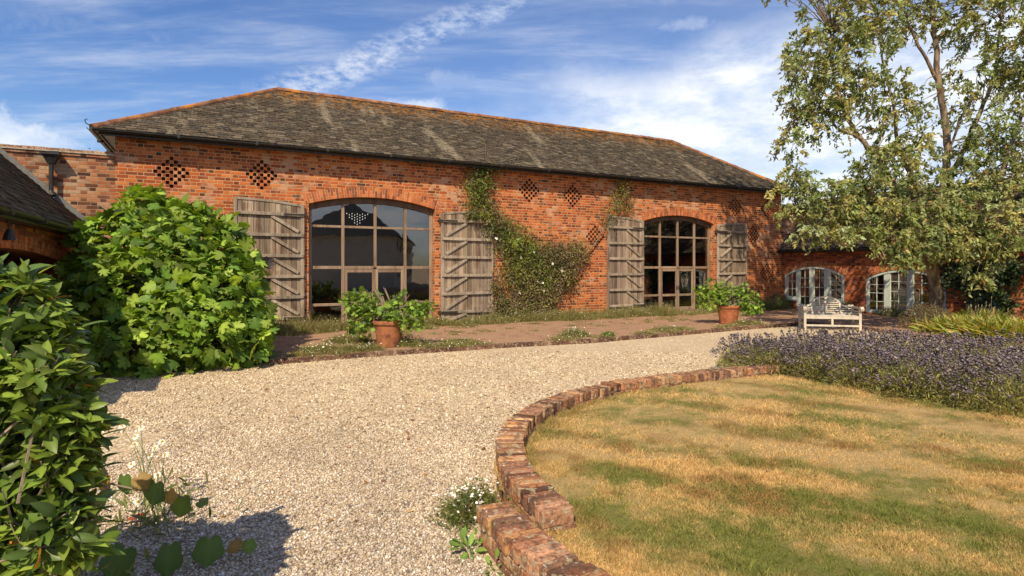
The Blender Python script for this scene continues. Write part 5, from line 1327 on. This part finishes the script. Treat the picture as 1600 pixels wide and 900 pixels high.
CL = [((470, 512), .30, .40, 'yellow green weed clump at the corner of the left glazing', [(.36, .34, .04), (.28, .29, .05), (.20, .22, .05)], .0),
      ((505, 550), .34, .14, 'daisy fleabane clump on the kerb between fig shrub and rusty pot', WG, .35), ((560, 548), .34, .13, 'low daisy clump on the kerb left below the rusty pot', WG, .3),
      ((545, 536), .34, .17, 'daisy clump on the terrace left of the rusty pot', WG, .25), ((622, 540), .34, .20, 'white flowered clump at the foot of the rusty pot', WG, .3), ((650, 541), .24, .14, 'low clump on the kerb right of the rusty pot', WG, .2),
      ((715, 536), .28, .09, 'flat green clump creeping over the kerb under the climber', WG, .15), ((897, 526), .24, .17, 'lone flowering tuft on the kerb below the two brick vents', WG, .4),
      ((950, 526), .10, .10, 'tiny green weed in the kerb joint', [(.15, .24, .05)], .0), ((1050, 516), .40, .10, 'straw coloured tuft on the kerb left of the terracotta pot', WG, .2), ((1165, 507), .36, .12, 'low flowering clump right of the terracotta pot', WG, .3)]
for (px, r, h, lb_, cols, fl) in CL:
    b = tp_(*px); plant('weed_clump', lb_, 'weed', b, [dict(c=(b[0]+dx, b[1]+dy, .09), rx=r*1.1, ry=r*.6, h=h*1.6, n=620, cols=cols, flower=fl*.16, wid=.015) for dx, dy in ((0, 0), (r*.6, .05), (-r*.6, -.04))], 'weed clumps along the terrace')
# by the curved wall
plant('fleabane_clump', 'green clump with small white daisies against the curved wall', 'daisy clump', (-.30, 4.45, 0), [dict(c=(-.32+dx, 4.42+dy, 0), rx=.13, ry=.16, h=.26, n=420, cols=[(.13, .17, .04), (.17, .20, .05), (.10, .14, .035)], flower=.09, wid=.005) for dx, dy in ((0, 0), (.08, .12), (-.08, -.10))])
def leafy_weed(base, label, n, size, seed):
    rs = np.random.RandomState(seed); o = thing('green_weed', label, 'weed', base); ax = unit(rs.normal(size=(n, 3))*np.array([1, 1, .5])+np.array([0, 0, .5])); b = np.array(base)
    P = b+ax*rs.uniform(.0, .12, (n, 1))*np.array([1, 1, .9])
    V, F, C = scatter(*lens_leaf(.26, 4, .2, .3), P, ax, np.array([0, -.3, 1.0])+rs.normal(size=(n, 3))*.4, rs.uniform(.5, 1.2, n)*size, pick([(.14, .23, .045), (.19, .29, .06)], n, .15, rs)); mk('foliage', V, F, M_LEAF, o, col=C)
g = gnd(733, 862, 0); leafy_weed((g[0], g[1], 0), 'small green weed in the gravel beside the near wall end', 34, .08, 5)
g = gnd(768, 893, 0); leafy_weed((g[0], g[1], 0), 'tiny green sprout at the outer foot of the near wall', 12, .06, 6)
# ox-eye daisies beside the laurel
def daisies(base, label, heads, seed, nleaf=160):
    rs = np.random.RandomState(seed); o = thing('daisy_plant', label, 'daisy', base); st = MB(); PP = []; PA = []; PN = []; CP = []; b = np.array(base)
    for h in heads:
        e = np.array(h[:3]); nr = unit(np.array([[rs.normal()*.3, -.7+rs.normal()*.2, .75]]))[0]; PP = []; PA = []; PN = []
        s = b+np.array([rs.normal()*.08, rs.normal()*.08, 0]); st.tube(smoothpath([s, s*.45+e*.55+np.array([0, 0, .10]), e], 5), np.linspace(.004, .0022, 11), 4, cap=False)
        x = np.cross(nr, (0, 0, 1.0)); x /= np.linalg.norm(x); y = np.cross(nr, x)
        for k in range(15): th = k*2*math.pi/15+rs.uniform(-.1, .1); a = x*math.cos(th)+y*math.sin(th); PP.append(e+a*.008); PA.append(a-nr*rs.uniform(0, .45)); PN.append(nr)
        V, F, C = scatter(*lens_leaf(.17, 3, .1, .2), PP, PA, PN, h[3], np.tile((.82, .80, .74), (15, 1))); fo_ = mk('flower', V, F, M_WHITEFLOWER, o, col=C)
        n_ = 10; V = [e+nr*.012]+[e+.011*(x*math.cos(2*math.pi*k/n_)+y*math.sin(2*math.pi*k/n_))+nr*.003 for k in range(n_)]
        mk('flower_centre', V, [(0, 1+k, 1+(k+1) % n_) for k in range(n_)], M_YELLOW, fo_)
    st.make('stem', M_GSTEM, o)
    ax = unit(rs.normal(size=(nleaf, 3))+np.array([0, 0, .9])); P = b+rs.normal(size=(nleaf, 3))*np.array([.16, .14, 0])+np.array([0, 0, 1])*rs.uniform(0, .30, (nleaf, 1))
    V, F, C = scatter(*lens_leaf(.10, 3, .1, .3), P, ax, rs.normal(size=(nleaf, 3)), rs.uniform(.05, .12, nleaf), pick([(.14, .17, .05), (.20, .21, .08), (.10, .13, .045)], nleaf, .2, rs)); mk('foliage', V, F, M_LEAF, o, col=C)
    return o
hd = [wp(x, y, Y) for x, y, Y in ((190, 664, 4.5), (220, 668, 4.55), (211, 682, 4.5), (210, 694, 4.5), (253, 690, 4.6), (234, 712, 4.5), (258, 710, 4.6), (246, 742, 4.4), (228, 759, 4.3), (215, 784, 4.15), (205, 725, 4.4), (242, 700, 4.6))]
daisies((-2.62, 4.25, 0), 'lanky daisy plant with drooping white flowers on gravel beside the dark shrub', [(*p, .024) for p in hd], 71)
hd = [wp(x, y, Y) for x, y, Y in ((112, 838, 3.0), (140, 828, 3.02), (128, 833, 3.05), (122, 815, 3.0), (148, 846, 3.0), (137, 818, 3.05))]
daisies((-2.35, 3.05, 0), 'white daisy cluster low against the dark shrub near the bottom edge', [(*p, .034) for p in hd], 72, 120)
# trailing vines with big round leaves
def vine(pts, leaves, label, seed):
    rs = np.random.RandomState(seed); P = [np.array(p) for p in pts]; o = thing('trailing_vine', label, 'vine', (P[0][0], P[0][1], 0), 'vine shoots trailing over the gravel')
    MB().tube(smoothpath(P, 6), np.linspace(.008, .003, 6*(len(P)-1)+1), 6).make('stem', M_STEM, o)
    LP = []; LA = []; LN = []; LS = []; LC_ = []
    for (p, s, ax, c) in leaves: LP.append(p); LA.append(ax); LN.append(np.array([rs.normal()*.2, -.55, .8])); LS.append(s); LC_.append(c)
    V, F, C = scatter(*RNDL, LP, LA, LN, LS, LC_); mk('leaves', V, F, M_LEAF, o, col=C, smooth=True)
G1, G2, GY = (.085, .15, .034), (.12, .19, .04), (.26, .165, .04)
vine([wp(120, 735, 3.75), wp(160, 752, 3.75), wp(215, 765, 3.8), wp(260, 770, 3.85), wp(300, 780, 3.9), wp(322, 782, 3.95)],
     [(wp(192, 740, 3.8), .14, (.1, 0, -1), G1), (wp(212, 742, 3.8), .12, (.7, -.2, -.6), GY), (wp(243, 750, 3.8), .17, (-.2, 0, -1), G1), (wp(262, 764, 3.85), .10, (.3, -.2, -.8), (.42, .28, .10)), (wp(284, 772, 3.88), .15, (-.1, -.1, -1), G2), (wp(308, 783, 3.95), .08, (1, -.2, -.1), G2), (wp(165, 740, 3.75), .12, (-.1, -.2, -1), GY), (wp(150, 730, 3.75), .12, (.3, -.4, -.8), G2)],
     'upper vine shoot with yellowing leaves trailing out from the dark shrub', 81)
vine([wp(110, 860, 3.5), wp(150, 850, 3.52), (-2.28, 3.68, .05), (-2.0, 3.72, .06), (-1.82, 3.75, .06), (-1.66, 3.78, .04)],
     [((-2.37, 3.54, .20), .21, (-.3, -.4, -.9), G1), ((-2.13, 3.58, .20), .20, (.1, -.4, -.9), G1), ((-1.92, 3.66, .20), .175, (.1, -.4, -.9), G1), ((-1.84, 3.72, .10), .10, (1, 0, .1), GY), ((-1.71, 3.74, .14), .09, (.2, -.3, -.8), G2), ((-2.22, 3.66, .10), .10, (1, -.1, -.3), G2)],
     'lower vine shoot with large round dark leaves lying on the gravel', 82)
g = gnd(212, 820, 0)
fo = thing('fallen_leaf', 'curled red brown leaf lying on shaded gravel between the vine shoots', 'leaf', (g[0], g[1], 0))
V, F, C = scatter(*lens_leaf(.16, 6, .5, -.2), [(g[0]-.08, g[1], .03)], [(1, .1, .12)], [(0, -.4, 1)], [.17], [(.26, .06, .03)]); mk('blade', V, F, M_LEAF, fo, col=C)

# dry leaves blown about the drive, thickest under the tree
rsd = np.random.RandomState(123); LP = []
for _ in range(420): LP.append((rsd.normal(11.8, 1.6), rsd.normal(16.6, 1.3), .02 if rsd.uniform() < .6 else .11))
for _ in range(130): y = rsd.uniform(3.6, 15); LP.append((rsd.uniform(-.5, .1)*y, y, .012))
LP = np.array(LP); n = len(LP); V, F, C = scatter(*lens_leaf(.26, 3, .5, -.3), LP, rsd.normal(size=(n, 3))*np.array([1, 1, .15]), np.array([0, 0, 1.0])+rsd.normal(size=(n, 3))*.35, rsd.uniform(.025, .075, n), pick([(.30, .12, .05), (.36, .19, .07), (.22, .11, .06), (.40, .26, .11)], n, .2, rsd))
props(mk('leaf_litter', V, F, M_LEAF, col=C), 'scattered dry red brown leaves on the gravel and under the tree', 'leaf litter', kind='stuff')
# border under the right range
def clump_leaves(name, label, cat, base, rx, ry, h, n, cols, seed, wid=.02, arch=.8, group=None, seedheads=0):
    rs = np.random.RandomState(seed); o = thing(name, label, cat, base, group); b = np.array(base)
    q = rs.normal(size=(n, 2))*.5; P = np.stack([b[0]+q[:, 0]*rx, b[1]+q[:, 1]*ry, np.full(n, b[2])], 1)
    STRAP = lens_leaf(.5, 5, .1, .65)
    ax = unit(np.stack([q[:, 0]*arch, q[:, 1]*arch, np.ones(n)], 1)+rs.normal(size=(n, 3))*.35)
    nr = unit(-np.stack([q[:, 0], q[:, 1], np.zeros(n)], 1)*1.5+np.array([0, 0, .4])+rs.normal(size=(n, 3))*.3)
    V, F, C = scatter(*STRAP, P, ax, nr+rs.normal(size=(n, 3))*.7, rs.uniform(.4, 1.15, n)*h, pick(cols, n, .2, rs), rs.uniform(.7, 1.3, n)*wid); mk('foliage', V, F, M_LEAF, o, col=C)
    if seedheads:
        for _ in range(seedheads):
            p0 = b+np.array([rs.normal()*rx*.5, rs.normal()*ry*.5, .05]); e = p0+np.array([rs.normal()*.12, rs.normal()*.1, rs.uniform(1.1, 1.7)*h])
            mk('seed_stalk', *tube([p0, (p0+e)/2+rs.normal(size=3)*.02, e-np.array([0, 0, .04]), e, e+np.array([.01, 0, .05])], [.006, .005, .003, .012, .005], 5), M_STEM, o)
    return o
YG = [(.28, .29, .045), (.20, .25, .045), (.36, .30, .07), (.15, .21, .04), (.40, .31, .12), (.24, .27, .05)]
gb = lambda px, py: tp_(px, py)
for i, (px, py, r, h, lb_) in enumerate((((1500), 520, .55, .62, 'yellow green strappy clump nearest the tree in the right border'), (1548, 526, .6, .68, 'yellowing strappy clump in the middle of the right border'), (1596, 530, .6, .66, 'yellowing strappy clump at the right edge of the border'), (1530, 512, .5, .72, 'greener strappy clump at the back of the right border'))):
    b = gb(px, py); clump_leaves('daylily_clump', lb_, 'border plant', b, r*1.25, r*.8, h*.72, 1100, YG, 90+i, .05, .55, 'strappy clumps in the right border', 6)
def twiggy(base, rx, ry, h, n, cols, label, seed, name='dry_shrub', lsz=.05):
    rs = np.random.RandomState(seed); o = thing(name, label, 'shrub', base); b = np.array(base); st = MB()
    for _ in range(60):
        d_ = rdir(1, rs)[0]; d_[2] = abs(d_[2])+.25; e = b+d_*np.array([rx, ry, h])*rs.uniform(.7, 1.05); s = b+rs.normal(size=3)*np.array([.08, .08, 0]); st.tube(smoothpath([s, (s+e)/2+rs.normal(size=3)*.06, e], 3), np.linspace(.010, .003, 7), 4, cap=False)
    st.make('stem', M_STEM, o)
    d_ = rdir(n, rs); d_[:, 2] = np.abs(d_[:, 2]); P = b+d_*(rs.uniform(.45, 1.05, n)**.7)[:, None]*np.array([rx, ry, h])
    V, F, C = scatter(*QUAD, P, rs.normal(size=(n, 3)), rs.normal(size=(n, 3))+np.array([0, -.2, .6]), rs.uniform(.6, 1.3, n)*lsz, pick(cols, n, .25, rs), rs.uniform(.5, 1, n)*lsz*.5); mk('foliage', V, F, M_LEAF, o, col=C)
    return o
twiggy(gb(1448, 513), .85, .55, .72, 3600, [(.15, .11, .06), (.20, .15, .08), (.12, .10, .05), (.17, .16, .06), (.24, .17, .09)], 'brown twiggy shrub in front of the tree trunk', 101)
b = yard(TW-.35, wingp(1330, 480, TW)[0], .1); twiggy(tuple(b), .35, .5, .42, 900, [(.12, .16, .04), (.16, .19, .05), (.10, .13, .035)], 'low green shrub between the two sage windows', 102, 'low_shrub')
b = yard(TW-.35, wingp(1400, 490, TW)[0], .1); twiggy(tuple(b), .35, .8, .34, 1100, [(.09, .12, .035), (.13, .15, .05), (.16, .17, .05)], 'low plants along the foot of the second sage window', 103, 'low_shrub')
b = yard(TW-.5, wingp(1232, 478, TW)[0]+.1, .1); twiggy(tuple(b), .6, .5, .62, 1500, [(.08, .13, .03), (.11, .17, .035), (.14, .20, .045)], 'fresh green shrub in the corner between barn and right range', 104, 'corner_shrub')
# ivy on the right wall
iv = thing('ivy', 'dark green ivy hanging on the right range wall beyond the tree', 'ivy', (TW-.1, wingp(1535, 450, TW)[0], 0), framed=True)
rsi = np.random.RandomState(77); P = []
for (px, py, rx, ry) in ((1530, 440, 34, 22), (1550, 425, 30, 20), (1510, 430, 26, 16), (1545, 460, 22, 18), (1556, 478, 14, 16), (1575, 420, 22, 14), (1520, 412, 24, 12)):
    s, z = wingp(px, py, TW); Yd = P0[1]+TW*D2[1]+s*N2[1]
    for _ in range(430): q = rsi.normal(size=2)*.5; P.append((TW-.03-abs(rsi.normal())*.12, s-q[0]*rx*Yd/900*1.7, max(.15, z+q[1]*ry*Yd/900)))
n = len(P); V, F, C = scatter(*RNDL, P, rsi.normal(size=(n, 3))*.4+np.array([-.3, 0, -1]), rsi.normal(size=(n, 3))*.4+np.array([-1, 0, .5]), rsi.uniform(.05, .10, n), pick([(.030, .055, .018), (.045, .075, .022), (.022, .042, .016)], n, .2, rsi)); mk('foliage', V, F, M_GLOSS, iv, col=C)
s0_, z0_ = wingp(1540, 490, TW)
MB().tube(smoothpath([(TW-.03, s0_, .05), (TW-.04, s0_+.1, .8), (TW-.03, s0_+.05, 1.6), (TW-.03, s0_-.4, 2.2)], 5), np.linspace(.03, .01, 16), 6).make('stem', M_STEM, iv)

# tree top showing over the left wall
bt = thing('garden_tree', 'small green treetop just showing over the left wall beside the barn', 'tree', (*yard(-9.0, 6.5)[:2], 0))
q0 = wp(162, 243, 21.0)
BT = [((q0[0], q0[1], q0[2]-.25), (.75, .8, .5)), ((q0[0]-.9, q0[1]+.3, q0[2]-.9), (.9, .9, .7)), ((q0[0]+.6, q0[1], q0[2]-.9), (.8, .8, .7)), ((q0[0], q0[1], q0[2]-1.7), (1.4, 1.3, .9))]
foliage('crown', M_TREELEAF, bt, [leaf_shell(QUAD, BT, 2400, .13, [(.13, .17, .035), (.20, .22, .05), (.10, .14, .03), (.28, .25, .06)], .3, 1.08, .5, .5, 1.0, .4, np.random.RandomState(3), wid=.5)])
MB().tube([(*yard(-9.0, 6.5)[:2], 0), (q0[0], q0[1], q0[2]-2.4), (q0[0], q0[1], q0[2]-.8)], [.16, .11, .05], 8).make('trunk', M_BARK, bt)

# house across the yard, behind the camera: what the barn glazing mirrors
hs = thing('house', 'pale rendered house with slate roof facing the barn across the yard', 'house', (21, -13, 0), rotz=math.atan2(.75, .66)-math.pi/2)
BASE[hs.name] = np.zeros(3)
hb = MB(); hb.box(-9, 9, -4, 4, -.1, 4.6); hb.make('wall', M_RENDER, hs)
MB().add([(-9.5, 4.5, 4.5), (9.5, 4.5, 4.5), (9.5, -4.5, 4.5), (-9.5, -4.5, 4.5), (-5.5, 0, 7.6), (5.5, 0, 7.6)], [(0, 1, 5, 4), (1, 2, 5), (2, 3, 4, 5), (3, 0, 4), (0, 3, 2, 1)]).make('roof', M_GUTTER, hs)
for x in (-7, -4.2, -1.4, 1.4, 4.2, 7):
    for z in ((1.0, 2.3), (3.2, 4.2)):
        wo = MB().box(x-.5, x+.5, 4.0, 4.06, z[0], z[1]).make('window', M_SAGE, hs); MB().box(x-.42, x+.42, 4.061, 4.07, z[0]+.08, z[1]-.08).make('pane', M_DARK, wo)
def far_tree(base, rad, hgt, label, seed):
    rs = np.random.RandomState(seed); o = thing('yard_tree', label, 'tree', base, 'trees across the yard'); b = np.array(base, float)
    B = [(b+np.array([rs.normal()*rad*.5, rs.normal()*rad*.5, hgt*rs.uniform(.4, .95)]), rad*rs.uniform(.4, .65)) for _ in range(9)]
    foliage('crown', M_TREELEAF, o, [leaf_shell(QUAD, B, 2600, .45, [(.06, .10, .025), (.09, .13, .03), (.05, .08, .02)], .4, 1.08, .6, .5, 1.0, .4, rs, wid=.6)])
    MB().tube([b, b+np.array([0, 0, hgt*.8])], [.35, .1], 8).make('trunk', M_BARK, o)
far_tree((33, 3, 0), 4.5, 10, 'dark tree to the right across the yard', 1); far_tree((9.5, -24, 0), 4.5, 11, 'dark tree to the left across the yard', 2); far_tree((31, -5, 0), 4.0, 9, 'dark tree beside the pale house', 3)
